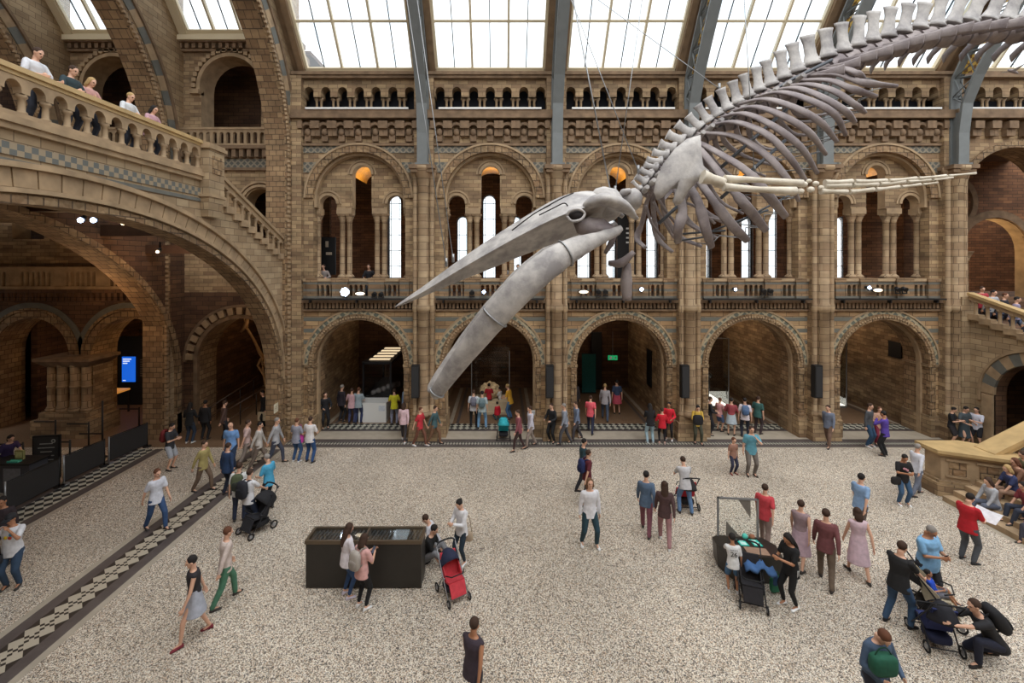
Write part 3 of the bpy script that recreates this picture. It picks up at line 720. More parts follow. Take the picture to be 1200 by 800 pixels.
mb = MB(); mb.box(-.34, .34, -.45, .45, 1.5, 1.6); mb.box(-.3, .3, -.4, .4, 1.6, 1.68); mb.build('cap', M['mould'], t); mb = MB(); mb.box(-.32, .32, -.43, .43, .0, .08); mb.build('string_course', M['mould'], t)
mb = MB(); mb.box(.27, .31, -.22, .22, .75, 1.3); mb.build('carved_panel', M['carve'], t)
# flight balustrade
def sloped(y0, y1, za, zb, h0, h1, x, hw):   # sloped bar
    return [(x-hw, y0, za+h0), (x+hw, y0, za+h0), (x+hw, y1, zb+h0), (x-hw, y1, zb+h0)], [(x-hw, y0, za+h1), (x+hw, y0, za+h1), (x+hw, y1, zb+h1), (x-hw, y1, zb+h1)]
def flight(label, x, y0, y1, z0, z1, n, mats=('mould', 'mould')):
    t = thing('flight_balustrade', label, 'balustrade', (x, 0, 0))
    mb = MB(); mb.hexa(*sloped(y0, y1, z0, z1, .82, .94, 0, .15)); mb.build('handrail', M[mats[0]], t)
    mb = MB(); mb.hexa(*sloped(y0, y1, z0, z1, .64, .82, 0, .08)); mb.build('arched_head', M[mats[1]], t)
    mb = MB()
    for k in range(n):
        y = y0+(y1-y0)*(k+.0)/n; y2 = y0+(y1-y0)*(k+1)/n; z = max(z0+(z1-z0)*(k+.0)/n, z0+(z1-z0)*(k+1)/n)
        mb.box(-.13, .13, min(y, y2), max(y, y2), z-.2, z+.04)
    mb.build('stepped_plinth', M[mats[1]], t)
    mb = MB(); mb.lathe([(.09, 0), (.09, .06), (.06, .1), (.055, .5), (.1, .56), (.1, .62)], 8); me = mb.mesh('baluster', M[mats[1]])
    for k in range(n):
        f = (k+.5)/n; put(me, 'baluster', t, (0, y0+(y1-y0)*f, z0+(z1-z0)*f+.04))
    return t
flight('sloping stone balustrade descending from the bridge newel to the wall', -9.38, 14.5, 18.85, 9.62, 7.7, 10)
# lamps under the bridge
def spot(label, loc, mat, r=.07):
    t = thing('spotlight', label, 'lamp', loc)
    mb = MB(); mb.tube([(0, .12, .12), (0, .02, .02)], [.05, .09], 10); mb.box(-.02, .02, .08, .12, .1, .35); mb.build('housing', M['black'], t)
    mb = MB(); mb.ball((0, -.02, 0), r, 8); mb.build('lens', M[mat], t); return t
spot('left cold spotlight of the pair under the bridge arch', W(95, 258, 12.5), 'lamp_blue')
spot('right cold spotlight of the pair under the bridge arch', W(110, 258, 12.5), 'lamp_blue')
spot('single spotlight right of the cold pair under the bridge', W(145, 261, 13), 'lamp_warm')
spot('small warm lamp under the bridge beam', W(185, 295, 15.5), 'lamp_warm', .05)
spot('tiny warm lamp at right end of the bridge beam', W(229, 295, 17.5), 'lamp_warm', .05)
point('bridge_light', (-12.5, 16.5, 7.6), 45, (1, .66, .4)); point('entrance_light', (-16.2, 16.8, 6.0), 80, (1, .6, .3))
point('kiosk_light', (-16.5, 23, 4.5), 70, (1, .6, .25)); point('dinosaur_gallery_light', (-12, 24, 4.8), 22, (1, .6, .25))
# ================================================================= north end (right)
north = struct('wall_north', 'brick stair wall at the right end of the hall')
def rt(u): return 5.35-(18.8-u)*.3
T = lambda u, d, v: (19.75+d, u, v)
mb = MB(); panel(mb, T, 11.5, 19.3, 0, rt, 0, .5, [(16.3, 1.5, 0, 2.25, 1.5)], 0, 1); mb.box(19.4, 19.9, 18.7, 19.6, 0, 6.1); mb.build('stair_wall', [M['brick_buff'], M['dark']], north)
a_ = MB(); b_ = MB()
for k in range(15):
    ring(a_ if k % 2 else b_, T, 16.3, 2.25, 1.5, 1.95, -.05, .05, PI*k/15, PI*(k+1)/15, 1)
a_.build('blue_voussoir', M['bluestone'], north); b_.build('pale_voussoir', M['mould'], north)
mb = MB(); ring(mb, T, 16.3, 2.25, 1.97, 2.05, -.1, .05, n=24, vb=1.9); mb.box(17.8, 18.2, -.08, .05, 0, 2.2, 0, T); mb.build('arch_moulding', M['mould'], north)
mb = MB(); mb.hexa([(20.2, 11.5, 2.2), (26, 11.5, 2.2), (26, 19.2, 4.6), (20.2, 19.2, 4.6)], [(20.2, 11.5, 2.5), (26, 11.5, 2.5), (26, 19.2, 4.9), (20.2, 19.2, 4.9)]); mb.box(20.2, 26, 19.2, 27, 4.6, 4.9); mb.build('stair_deck', M['dark'], north)
mb = MB(); mb.box(23.5, 23.8, 11.5, 19.3, 0, 2.8); mb.box(20.0, 26, 19.25, 19.5, 0, 4.6); mb.build('under_stair_wall', M['dark'], north)
flight('stone stair balustrade descending beside the right-hand end pier', 19.75, 18.7, 11.6, 5.35, 3.22, 16, ('handrail', 'mould'))
# bay beyond the end pier
c = PXS[5]+2.85
mb = MB(); panel(mb, TF, PXS[5], PXS[5]+5.7, 5.2, 12.65, 0, 1.2, [(c, 2.35, 5.2, 10.2, 2.35)], 0, 1)
panel(mb, TF, PXS[5], PXS[5]+5.7, 12.65, 14.1, .02, .4, []); panel(mb, TF, PXS[5], PXS[5]+5.7, 14.74, 15.5, 0, .5, [(c+(k-3)*.73, .2, 14.74, 14.98, .2) for k in range(7)], 0, ns=8); mb.build('end_bay', [M['brick'], M['soffit']], north)
mb = MB(); ring(mb, TF, c, 10.2, 2.35, 2.6, -.1, .1, n=28); mb.build('end_bay_arch', M['carve'], north)
mb = MB(); mb.box(PXS[5], PXS[5]+5.7, Y0-.4, Y0+.6, 13.72, 14.1); mb.box(PXS[5], PXS[5]+5.7, Y0-.28, Y0+.9, 15.5, 15.75)
for k in range(7):
    u = c+(k-3)*.73
    for s in (-.27, .27): mb.box(u+s-.1, u+s+.1, Y0-.32, Y0, 13.3, 13.62); mb.box(u+s-.09, u+s+.09, Y0-.2, Y0, 13.0, 13.3)
mb.build('end_bay_cornice', M['mould_dark'], north)
TB2 = lambda u, d, v: (u, 22.8+d, v)
mb = MB(); panel(mb, TB2, 18, 32, 4.9, 13, 0, .6, [(25.3, 1.75, 4.9, 8.1, 1.7), (21.6, .7, 4.9, 7.6, .7)], 0, 1); mb.build('inner_wall', [M['redbrown'], M['mould']], north)
mb = MB(); ring(mb, TB2, 25.3, 8.1, 1.75, 2.1, -.1, .1, n=24)
ring(mb, TB2, 22.85, 10.6, 1.25, 1.5, -.14, .05, 0, 2*PI, 32); ring(mb, TB2, 22.85, 10.6, .8, .9, -.1, .05, 0, 2*PI, 28); ring(mb, TB2, 22.85, 10.6, .1, .5, -.1, .05, 0, 2*PI, 8); mb.build('carved_medallion', M['mould_dark'], north)
mb = MB()
for u in (22.9, 23.5): mb.lathe(shaft_prof(.2, 3.2, .2, .5), 12, (u, 22.6, 4.9))
mb.build('aisle_column', M['shaft'], north)
mb = MB(); mb.box(PXS[5]+.5, 26, 19.6, 27, 12.7, 13); mb.build('aisle_ceiling', M['dark'], north)
point('aisle_light', (24.5, 24.5, 9), 200, (1, .7, .35))
t = thing('triforium_arcade', 'row of small column pairs under the last skylight at far right', 'columns', (c, Y0+.2, 14.12))
for k in range(6):
    for s in (-.1, .1): put(ME_COLS, 'colonnette', t, ((k-2.5)*.73+s, 0, 0))
mb = MB(); mb.box(-2.2, 2.2, -.56, -.46, -.02, .06); mb.build('white_sill', M['white'], t)
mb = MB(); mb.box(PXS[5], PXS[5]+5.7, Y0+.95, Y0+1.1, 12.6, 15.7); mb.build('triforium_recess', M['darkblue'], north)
# main staircase, lower right
st = thing('stone_staircase', 'broad stone steps rising to the right behind carved newel wall', 'staircase', (14.0, 0, 0))
mb = MB()
for k in range(14): mb.box(.35*k, .35*(k+1)+.02, 3.5, 14.1, 0, .16*(k+1))
mb.box(4.9, 12, 3.5, 14.1, 0, 2.26)
mb.build('steps', M['mould'], st)
def poly_prism(mb, pts, z0, z1, m=0): mb.hexa([(x, y, z0) for x, y in pts], [(x, y, z1) for x, y in pts], m)
nw2 = thing('carved_newel_wall', 'carved stone newel and raked parapet with golden coping at right', 'newel wall', (14.4, 14.1, 0))
def oct_(g): return [(-.1-g, .9+g), (-.1-g, .35-g*.4), (1.3, -.28-g), (1.9+g*.5, -.28-g), (1.9+g*.5, .3+g), (1.2, .9+g)]
mb = MB(); poly_prism(mb, oct_(.18), 0, .42); poly_prism(mb, oct_(.1), .42, .5); mb.build('base', M['brick'], nw2)
mb = MB(); poly_prism(mb, oct_(0), .5, 1.3); mb.build('shaft', M['mould'], nw2)
mb = MB(); poly_prism(mb, oct_(.1), 1.3, 1.38); poly_prism(mb, oct_(.18), 1.38, 1.48); mb.build('coping', M['handrail'], nw2)
mb = MB()
dv = Vector((1.3+.1, -.28-.35, 0)).normalized(); nn = Vector((dv.y, -dv.x, 0))
for a0, a1 in ((.12, .7), (.85, 1.45)):
    p = Vector((-.1, .35, 0)); q = [p+dv*a0, p+dv*a1]
    for zz0, zz1, o in ((.62, .68, .04), (1.14, 1.2, .04)): mb.hexa([q[0]+Vector((0, 0, zz0)), q[1]+Vector((0, 0, zz0)), q[1]+nn*o+Vector((0, 0, zz0)), q[0]+nn*o+Vector((0, 0, zz0))], [q[0]+Vector((0, 0, zz1)), q[1]+Vector((0, 0, zz1)), q[1]+nn*o+Vector((0, 0, zz1)), q[0]+nn*o+Vector((0, 0, zz1))])
mb.build('panel_frame', M['mould'], nw2)
mb = MB()
for a0, a1 in ((.2, .62), (.93, 1.38)):
    p = Vector((-.1, .35, 0)); q = [p+dv*a0, p+dv*a1]; o = .02
    mb.hexa([q[0]+Vector((0, 0, .7)), q[1]+Vector((0, 0, .7)), q[1]+nn*o+Vector((0, 0, .7)), q[0]+nn*o+Vector((0, 0, .7))], [q[0]+Vector((0, 0, 1.12)), q[1]+Vector((0, 0, 1.12)), q[1]+nn*o+Vector((0, 0, 1.12)), q[0]+nn*o+Vector((0, 0, 1.12))])
mb.build('carved_panel', M['carve'], nw2)
mb = MB()
mb.hexa([(1.2, .0, 1.2), (8, .0, 4.6), (8, .5, 4.6), (1.2, .5, 1.2)], [(1.2, .0, 1.42), (8, .0, 4.82), (8, .5, 4.82), (1.2, .5, 1.42)])
mb.hexa([(1.2, -.06, 1.36), (8, -.06, 4.76), (8, .56, 4.76), (1.2, .56, 1.36)], [(1.2, -.06, 1.5), (8, -.06, 4.9), (8, .56, 4.9), (1.2, .56, 1.5)])
mb.build('raked_coping', M['handrail'], nw2)
mb = MB(); mb.hexa([(1.8, .1, .0), (8, .1, 0), (8, .4, 0), (1.8, .4, 0)], [(1.8, .1, 1.0), (8, .1, 3.4), (8, .4, 3.4), (1.8, .4, 1.0)])
mb.build('raked_wall', M['mould'], nw2)
for k in range(9):
    x = 2.3+k*.6; mb = MB(); mb.lathe([(.1, 0), (.1, .06), (.07, .1), (.06, .45), (.1, .52), (.1, .62)], 8, (x, .25, .92+(x-1.8)*.43)); mb.build('baluster', M['mould'], nw2)
slab('stair_border', M['striplight'], [(13.55, 4), (13.72, 4), (14.1, 14.0), (13.9, 14.3)])
# ================================================================= whale skeleton
def bonemat(name, c1, c2):
    m, nt, b = newmat(name); tc = nt.nodes.new('ShaderNodeNewGeometry')
    n = nt.nodes.new('ShaderNodeTexNoise'); n.inputs['Scale'].default_value = 2.2; n.inputs['Detail'].default_value = 8; n.inputs['Roughness'].default_value = .65
    nt.links.new(tc.outputs['Position'], n.inputs['Vector'])
    r = nt.nodes.new('ShaderNodeMapRange'); r.inputs[1].default_value = .38; r.inputs[2].default_value = .62; nt.links.new(n.outputs[0], r.inputs[0])
    nt.links.new(mixc(nt, r.outputs[0], c1, c2), b.inputs['Base Color']); b.inputs['Roughness'].default_value = .6
    bp = nt.nodes.new('ShaderNodeBump'); bp.inputs['Strength'].default_value = .5; bp.inputs['Distance'].default_value = .03
    nt.links.new(n.outputs[0], bp.inputs['Height']); nt.links.new(bp.outputs[0], b.inputs['Normal']); return m
BONE = bonemat('weathered_bone', sm((146, 142, 142)), sm((196, 192, 188)))
BONER = bonemat('rib_bone', sm((118, 108, 110)), sm((150, 140, 138)))
BONEW = bonemat('pale_bone', sm((196, 186, 168)), sm((226, 218, 202)))
BONED = plain('socket_shade_suture', sm((40, 34, 34)), .8)  # near-black: painted shade of the eye hollow, also the suture lines
STEEL = plain('steel_rod', sm((150, 152, 154)), .35, .6)
DSTEEL = plain('dark_steel', sm((86, 90, 96)), .45, .3)
wh = thing('whale_skeleton', 'huge blue whale skeleton hung diving over the hall, jaws open to the left', 'skeleton', W(780, 220, 10))
OW = wh.location.copy()
def WL(px, py, Y): return W(px, py, Y)-OW
def subdiv(o, lv=1):
    s = o.modifiers.new('smooth', 'SUBSURF'); s.levels = lv; s.render_levels = lv; return o
def hump(o, st=.04, size=.4):
    t = D.textures.get('bone_clouds') or D.textures.new('bone_clouds', 'CLOUDS'); t.noise_scale = size
    d = o.modifiers.new('uneven', 'DISPLACE'); d.texture = t; d.strength = st; d.mid_level = .5; return o
def interp(P, n):      # smooth resample (Catmull-Rom)
    P = [Vector(p) for p in P]; Q = [P[0]*2-P[1]]+P+[P[-1]*2-P[-2]]; out = []
    for i in range(1, len(Q)-2):
        for k in range(n):
            t = k/n; a, b, c, d = Q[i-1:i+3]
            out.append(.5*((2*b)+(c-a)*t+(2*a-5*b+4*c-d)*t*t+(3*b-a-3*c+d)*t**3))
    out.append(P[-1]); return out
base = [(750, 221), (757, 213), (763, 205), (769, 197), (774, 190), (781, 182), (789, 174), (799, 165), (810, 157), (820, 149), (830, 142), (841, 135), (853, 128), (865, 120), (878, 113), (890, 106), (904, 99), (919, 91), (935, 83), (952, 75), (971, 66), (989, 60), (1006, 54), (1023, 48), (1041, 43), (1059, 38), (1078, 33), (1098, 30), (1117, 28), (1137, 26), (1160, 24), (1181, 24), (1203, 24), (1226, 24), (1250, 25)]
tips = [(741, 212), (745, 206), (750, 199), (755, 193), (758, 187), (765, 178), (773, 168), (782, 157), (793, 145), (806, 135), (817, 123), (829, 114), (844, 104), (858, 95), (871, 87), (886, 79), (897, 71), (914, 60), (928, 51), (946, 42), (967, 34), (986, 27), (1007, 19), (1024, 14), (1044, 9), (1065, 5), (1084, 4), (1104, -3), (1128, -4), (1150, -5), (1172, -6), (1192, -6), (1214, -5), (1238, -2), (1262, 2)]
nV = len(base)
for i in range(nV):
    YY = 9.7+.3*min(1, i/8)
    b0 = WL(*base[i], YY); tp = WL(*tips[i], YY)
    nxt = WL(*base[min(i+1, nV-1)], YY); prv = WL(*base[max(i-1, 0)], YY); t = (nxt-prv).normalized(); L = (nxt-prv).length/2
    lat = Vector((0, 1, 0)); n = lat.cross(t); n = -n if n.z < 0 else n
    rc = .12+.125*min(1, i/14); cen_ = b0-n*(rc+.02)
    mb = MB()
    mb.loft([[cen_+t*(s*L)+(n*math.cos(a)+lat*math.sin(a))*(rc*q) for a in [2*PI*k/14 for k in range(14)]] for s, q in ((-.42, 1.0), (-.3, .86), (0, .8), (.3, .86), (.42, 1.0))], 1)
    d = (tp-b0); u = d.normalized(); side = lat; fw = side.cross(u).normalized(); w0 = L*.3; h = d.length
    rings = []
    for s, wq, th in ((-.05, .42, .1), (.1, .34, .06), (.35, .25, .035), (.7, .24, .03), (.9, .29, .04), (1.0, .33, .05)):
        c = b0+u*(h*s); a = L*wq*1.5
        rings.append([c+fw*(a*math.cos(2*PI*k/10))+side*(th*1.3*math.sin(2*PI*k/10)) for k in range(10)])
    mb.loft(rings)
    # neural arch and facets
    mb.tube([b0+t*(L*.1), b0+t*(L*.45)+n*.06, b0+t*(L*.62)+n*.03], [.07, .06, .03], 6)
    if i > 17:
        for s in (-1, 1):
            mb.tube([cen_+lat*(s*rc*.7), cen_+lat*(s*(rc+.35))-n*.12+t*.08, cen_+lat*(s*(rc+.62))-n*.2+t*.2], [(.1, .045), (.09, .03), (.11, .02)], 8, 1)
    else:
        for s in (-1, 1): mb.tube([cen_+lat*(s*rc*.7)+n*.05, cen_+lat*(s*(rc+.28))+n*.1], [.07, .05], 6)
    v = mb.build('vertebra', [BONE, BONER], wh)  # centra darker: mottled bone colour with some underside shade put in
# intervertebral discs as one dark steel rod through the spine
mb = MB(); mb.tube([WL(x-3, y+9, 10) for x, y in base], .05, 8); mb.build('steel_spine_rod', DSTEEL, wh)
mb = MB(); mb.tube([WL(842, 148, 9.72), WL(886, 118, 9.7), WL(930, 92, 9.7), WL(975, 70, 9.7)], .035, 6); mb.build('support_beam', DSTEEL, wh)
# ribs
near = [
 [(786, 190), (792, 215), (800, 245), (795, 268), (795, 284)],
 [(792, 180), (800, 205), (818, 236), (827, 268), (834, 290)],
 [(800, 170), (812, 200), (835, 234), (858, 264), (876, 282)],
 [(810, 164), (828, 184), (858, 222), (880, 248), (898, 270)],
 [(818, 166), (838, 177), (872, 198), (898, 226), (921, 254)],
 [(822, 155), (862, 160), (898, 182), (924, 212), (936, 235)],
 [(835, 146), (862, 143), (898, 157), (925, 184), (946, 214)],
 [(846, 137), (872, 133), (905, 147), (938, 172), (958, 203)],
 [(858, 130), (884, 125), (916, 135), (948, 155), (968, 181)],
 [(866, 122), (895, 116), (926, 124), (960, 142), (981, 166)],
 [(885, 114), (914, 108), (948, 117), (978, 134), (991, 158)],
 [(902, 107), (932, 103), (964, 114), (990, 130), (1002, 143)],
 [(917, 101), (948, 99), (978, 107), (1002, 123), (1014, 132)],
 [(936, 94), (972, 94), (998, 104), (1027, 113)],
 [(948, 88), (982, 87), (1012, 97), (1051, 101)],
 [(962, 81), (988, 80), (1004, 86), (1013, 93)]]
ends = []
for i, pts in enumerate(near):
    n = len(pts); bul = 1.2 if i < 12 else .8
    P = []
    for k, (x, y) in enumerate(pts):
        f = k/(n-1); P.append(WL(x, y, 9.85-bul*math.sin(PI*min(1, f*.72+.02))))
    Q = interp(P, 6); m_ = len(Q)
    rad = [(.035+.055*math.sin(PI*min(1, .15+.85*k/m_))+(.03 if (k > m_*.55 and i < 5) else 0), .035) for k in range(m_)]
    mb = MB(); mb.tube(Q, rad, 8, up=(1, 0, .3)); mb.build('rib', BONER, wh); ends.append(Q[-2])
    # mirrored rib of the far side
    P2 = []
    for k, p in enumerate(P):
        f = k/(n-1); q = p.copy(); q.y = (10.0-OW.y)*2-p.y; q.z -= .05; P2.append(q)
    mb = MB(); mb.tube(interp(P2, 6), [(r[0]*.75, .03) for r in rad], 8, up=(1, 0, .3)); mb.build('rib', BONER, wh)
far_ = [[(757, 240), (764, 262), (779, 281)], [(766, 236), (776, 256), (790, 279)], [(772, 234), (784, 252), (798, 268)], [(800, 236), (818, 244), (838, 262)], [(828, 255), (845, 258), (868, 262)], [(800, 258), (812, 266), (828, 275)]]
for P in far_:
    mb = MB(); mb.tube(interp([WL(x, y, 10.6) for x, y in P], 6), .035, 7); mb.build('rib', BONER, wh)
for a, b in zip(ends[1:], ends[2:]):
    mb = MB(); far_pt = lambda v: Vector((v.x, 2*(10-OW.y)-v.y, v.z)); mb.tube([a, (a+b)/2+Vector((-.12, .1, .12)), b], .012, 5); mb.tube([a, far_pt(b)], .012, 5); mb.build('support_strut', STEEL, wh)
for p in (((800, 274), (850, 270)), ((835, 270), (900, 246)), ((862, 262), (930, 226)), ((790, 283), (835, 276))):
    mb = MB(); mb.tube([WL(*p[0], 9.4), WL(*p[1], 9.4)], .022, 6); mb.build('support_strut', DSTEEL, wh)
for p in (((772, 262), (800, 236)), ((845, 232), (925, 160)), ((835, 205), (925, 125))):
    mb = MB(); mb.tube([WL(*p[0], 10), WL(*p[1], 10)], .04, 6); mb.build('support_beam', DSTEEL, wh)
# shoulder blade
sc_o = [(821, 158), (822, 176), (824, 194), (831, 200), (826, 208), (816, 214), (807, 224), (799, 238), (792, 241), (788, 236), (794, 226), (792, 221), (785, 222), (777, 231), (770, 235), (766, 225), (769, 209), (778, 191), (791, 174), (805, 163)]
def plate(mb, pts, Y, th, dome=.0):
    cx = sum(p[0] for p in pts)/len(pts); cy = sum(p[1] for p in pts)/len(pts)
    R_ = []
    for q, dy in ((1, 0), (.8, -dome*.5), (.4, -dome), (.05, -dome*1.1)):
        R_.append([WL(cx+(x-cx)*q, cy+(y-cy)*q, Y+dy-th) for x, y in pts])
    bk = [[WL(cx+(x-cx)*q, cy+(y-cy)*q, Y+dy) for x, y in pts] for q, dy in ((.05, -dome*.9), (.4, -dome*.8), (.8, -dome*.4), (1, 0))]
    mb.loft(R_[::-1]+bk[::-1])
mb = MB(); plate(mb, sc_o, 8.6, .05, .12); hump(mb.build('shoulder_blade', BONE, wh), .03)
mb = MB(); plate(mb, [(x+2, y+4) for x, y in sc_o], 11.2, .07, -.1); mb.build('shoulder_blade', BONER, wh)
# flipper
def bone(name, pts, rads, mat=BONEW, n=10, parent=wh):
    Q = interp(pts, 4); k = len(rads)-1
    rr = []
    for i in range(len(Q)):
        f = i/(len(Q)-1)*k; a = int(min(f, k-1)); rr.append(rads[a]+(rads[a+1]-rads[a])*(f-a))
    mb = MB(); mb.tube(Q, rr, n); return mb.build(name, mat, parent)
YFp = 8.35
bone('upper_arm_bone', [WL(823, 207, YFp), WL(834, 210, YFp), (WL(848, 215, YFp))], [.14, .1, .11])
bone('forearm_bone', [WL(849, 210, YFp), WL(890, 211, YFp), WL(940, 215, YFp)], [.085, .05, .075])
bone('forearm_bone', [WL(848, 219, YFp-.1), WL(890, 222, YFp-.1), WL(932, 224, YFp-.1)], [.08, .055, .085])
for x, y, r in ((942, 216, .07), (950, 222, .07), (956, 215, .06), (938, 224, .07), (962, 220, .06), (948, 212, .05)):
    mb = MB(); mb.ball(WL(x, y, YFp), (r, r*.8, r*.8), 7); mb.build('wrist_bone', BONEW, wh)
for row in ([(965, 214), (1000, 213), (1040, 212), (1075, 209), (1110, 206), (1145, 203)], [(965, 218), (998, 217), (1030, 216), (1062, 213), (1092, 211), (1118, 208)], [(960, 224), (994, 225), (1025, 222), (1055, 219), (1080, 216), (1100, 214)]):
    for k in range(len(row)-1):
        (x0, y0), (x1, y1) = row[k], row[k+1]; r = .06-.009*k
        bone('finger_bone', [WL(x0+1.5, y0, YFp-.02*k), WL((x0+x1)/2, (y0+y1)/2, YFp-.02*k), WL(x1-1.5, y1, YFp-.02*k)], [r, r*.7, r*.95])
# skull: upper jaw
sec = [((460, 360), (460.6, 361), (461.5, 361.5), .03), ((495, 336), (497, 342), (500, 346), .22), ((528, 311), (531, 320), (536, 330), .4), ((562, 287), (566, 300), (572, 317), .58), ((600, 262), (605, 278), (612, 300), .78),
       ((630, 243), (636, 262), (645, 288), .98), ((655, 229), (660, 251), (668, 279), 1.12), ((680, 222), (684, 243), (690, 272), 1.05), ((703, 223), (706, 238), (709, 262), .8), ((716, 230), (718, 238), (720, 250), .45)]
mb = MB(); rings = []
YC = 9.55
for tpx, lat_, bt, wd in sec:
    T_ = WL(*tpx, YC); Ln = WL(*lat_, YC-wd); Bt = WL(*bt, YC-wd*.18)
    m1 = (T_+Ln)/2+Vector((0, -wd*.04, .02)); m0 = T_+(Ln-T_)*.2+Vector((0, 0, .03*wd)); lo = Ln+(Bt-Ln)*.05; hi = Ln+(m1-Ln)*.1; m2 = (Ln+Bt)/2+Vector((0, wd*.1, .06*wd))
    nearp = [m0, m1, hi, Ln, lo, m2, Bt]
    farp = [Vector((p.x, 2*(YC-OW.y)-p.y, p.z)) for p in nearp]
    rings.append([T_]+nearp+farp[::-1])
mb.loft(rings, 0, True); subdiv(hump(mb.build('upper_jaw', BONE, wh), .05, .5), 2)
for s in (0, 1):
    Yq = lambda y: y if s == 0 else 2*YC-y
    if s == 0:
        seq = [(684, 243, 8.75, .1), (694, 237, 8.62, .2), (708, 234, 8.6, .25), (722, 238, 8.65, .25), (734, 245, 8.75, .19), (746, 256, 8.85, .07)]
    else:
        seq = [(690, 248, 10.5, .1), (702, 240, 10.5, .22), (716, 243, 10.5, .22), (730, 254, 10.4, .08)]
    Q = interp([WL(a, b, c) for a, b, c, d in seq], 5); kk = len(seq)-1; rr = []
    for i in range(len(Q)):
        f = i/(len(Q)-1)*kk; a = int(min(f, kk-1)); r = seq[a][3]+(seq[a+1][3]-seq[a][3])*(f-a); rr.append((r*1.0, r*.55))
    mb = MB(); mb.tube(Q, rr, 12, up=(0, 1, 0)); hump(mb.build('cheek_bone', BONE, wh), .04, .3)
mb = MB(); mb.tube(interp([WL(664, 253, 8.42), WL(668, 247, 8.4), WL(678, 245, 8.45), WL(685, 250, 8.5), WL(681, 257, 8.45), WL(670, 259, 8.4), WL(664, 253, 8.42)], 4), .028, 7); mb.build('eye_socket_rim', BONE, wh)
mb = MB(); mb.ball(WL(674, 252, 8.55), (.16, .1, .1), 8); mb.build('eye_socket_shade', BONED, wh)  # dark ball whose colour stands for the shade inside the eye hollow
for pts in ([(632, 252), (650, 243), (662, 238), (668, 246)], [(637, 244), (655, 234), (672, 226)], [(600, 270), (625, 251), (645, 240)]):
    mb = MB(); mb.tube(interp([WL(x, y, 8.62+.06*k) for k, (x, y) in enumerate(pts)], 4), .014, 5); mb.build('skull_suture', BONED, wh)
mb = MB(); plate(mb, [(672, 262), (690, 254), (708, 256), (718, 264), (724, 268), (716, 274), (700, 277), (688, 279), (676, 273)], 9.0, .25, .12); hump(mb.build('palate_bone', BONER, wh), .05, .3)
mb = MB(); mb.ball(WL(708, 240, YC), (.4, .55, .38), 10); hump(mb.build('braincase', BONE, wh), .08, .3)
# lower jaws
near_j = [(509, 465, 8.7, 5, .6), (515, 455, 8.6, 9, .6), (545, 414, 8.35, 12.5, .65), (580, 371, 8.1, 15.5, .65), (615, 333, 8.05, 17, .65), (648, 306, 8.15, 16.5, .6), (676, 290, 8.35, 13, .55), (700, 280, 8.55, 8.5, .6), (720, 272, 8.7, 6, .8), (728, 267, 8.75, 4, .8)]
for s in (0, 1):
    J = [(x, y, Y, r, q) if s == 0 else (x-5, y-5, 2*YC-Y+.1, r*1.0, q) for x, y, Y, r, q in near_j]
    Q = interp([WL(a, b, c) for a, b, c, r, q in J], 4); kk = len(J)-1; rr = []
    for i in range(len(Q)):
        f = i/(len(Q)-1)*kk; a = int(min(f, kk-1)); g = f-a
        r = (J[a][3]+(J[a+1][3]-J[a][3])*g)*8.4/520; q = J[a][4]+(J[a+1][4]-J[a][4])*g; rr.append((r*q, r))
    mb = MB(); mb.tube(Q, rr, 16, up=(0, 1, 0)); lj = mb.build('lower_jaw', BONE, wh); hump(lj, .03, .4)
    if s == 0:
        for kq in (3, 12, 22):
            c = Q[kq]; tn = (Q[kq+1]-Q[kq-1]).normalized(); ra, rb_ = rr[kq]; a0 = (Vector((0, 1, 0))-tn*tn.y).normalized(); b0 = tn.cross(a0)
            mb = MB(); mb.tube([c+a0*((ra+.02)*math.cos(2*PI*j/20))+b0*((rb_+.02)*math.sin(2*PI*j/20)) for j in range(21)], .018, 5); mb.build('steel_band', STEEL, lj)
# hyoid
bone('throat_bone', [WL(713, 308, 9.4), WL(728, 308, 9.3), WL(743, 295, 9.2)], [.05, .1, .05], BONER)
bone('throat_bone', [WL(709, 297, 9.6), WL(716, 285, 9.6), WL(720, 276, 9.6)], [.04, .07, .05], BONER)
bone('breast_bone', [WL(735, 308, 9.4), WL(734, 330, 9.4), WL(735, 352, 9.4)], [.08, .13, .1], BONER)
mb = MB(); mb.ball(WL(741, 234, 9.6), (.2, .32, .24), 9); mb.ball(WL(733, 226, 9.6), (.12, .28, .1), 8); hump(mb.build('neck_bone', BONE, wh), .06, .2)
# ---------------- cables
for i, (p, q, lb) in enumerate((((523, 309, 9.3), (476, -6, 10.5), 'thin steel cable holding the tip of the whale snout, left one'), ((531, 304, 9.3), (488, -6, 10.8), 'thin steel cable beside another above the whale snout, right one'),
    ((716, 227, 9.4), (671, -4, 10), 'pale steel cable running up from behind the whale eye socket'), ((721, 224, 9.9), (753, -4, 10.6), 'thin cable leaning right above the whale neck joint'),
    ((748, 200, 9.7), (668, -4, 11), 'thin cable leaning left above the first neck bones'), ((884, 200, 9.6), (872, -4, 10), 'fine cable dropping past the ribs behind the shoulder'),
    ((843, 104, 10), (712, 8, 12.5), 'long slanting cable to the spine above the shoulder blade'))):
    a = W(*p); b = W(*q); b = a+(b-a)*1.25; t = thing('steel_cable', lb, 'cable', a)
    mb = MB(); mb.tube([(0, 0, 0), b-a], .011 if i != 2 else .016, 5); mb.build('wire', STEEL, t)
    mb = MB(); mb.tube([(0, 0, -.06), (0, 0, .12)], .03, 8); mb.build('clamp', STEEL, t)
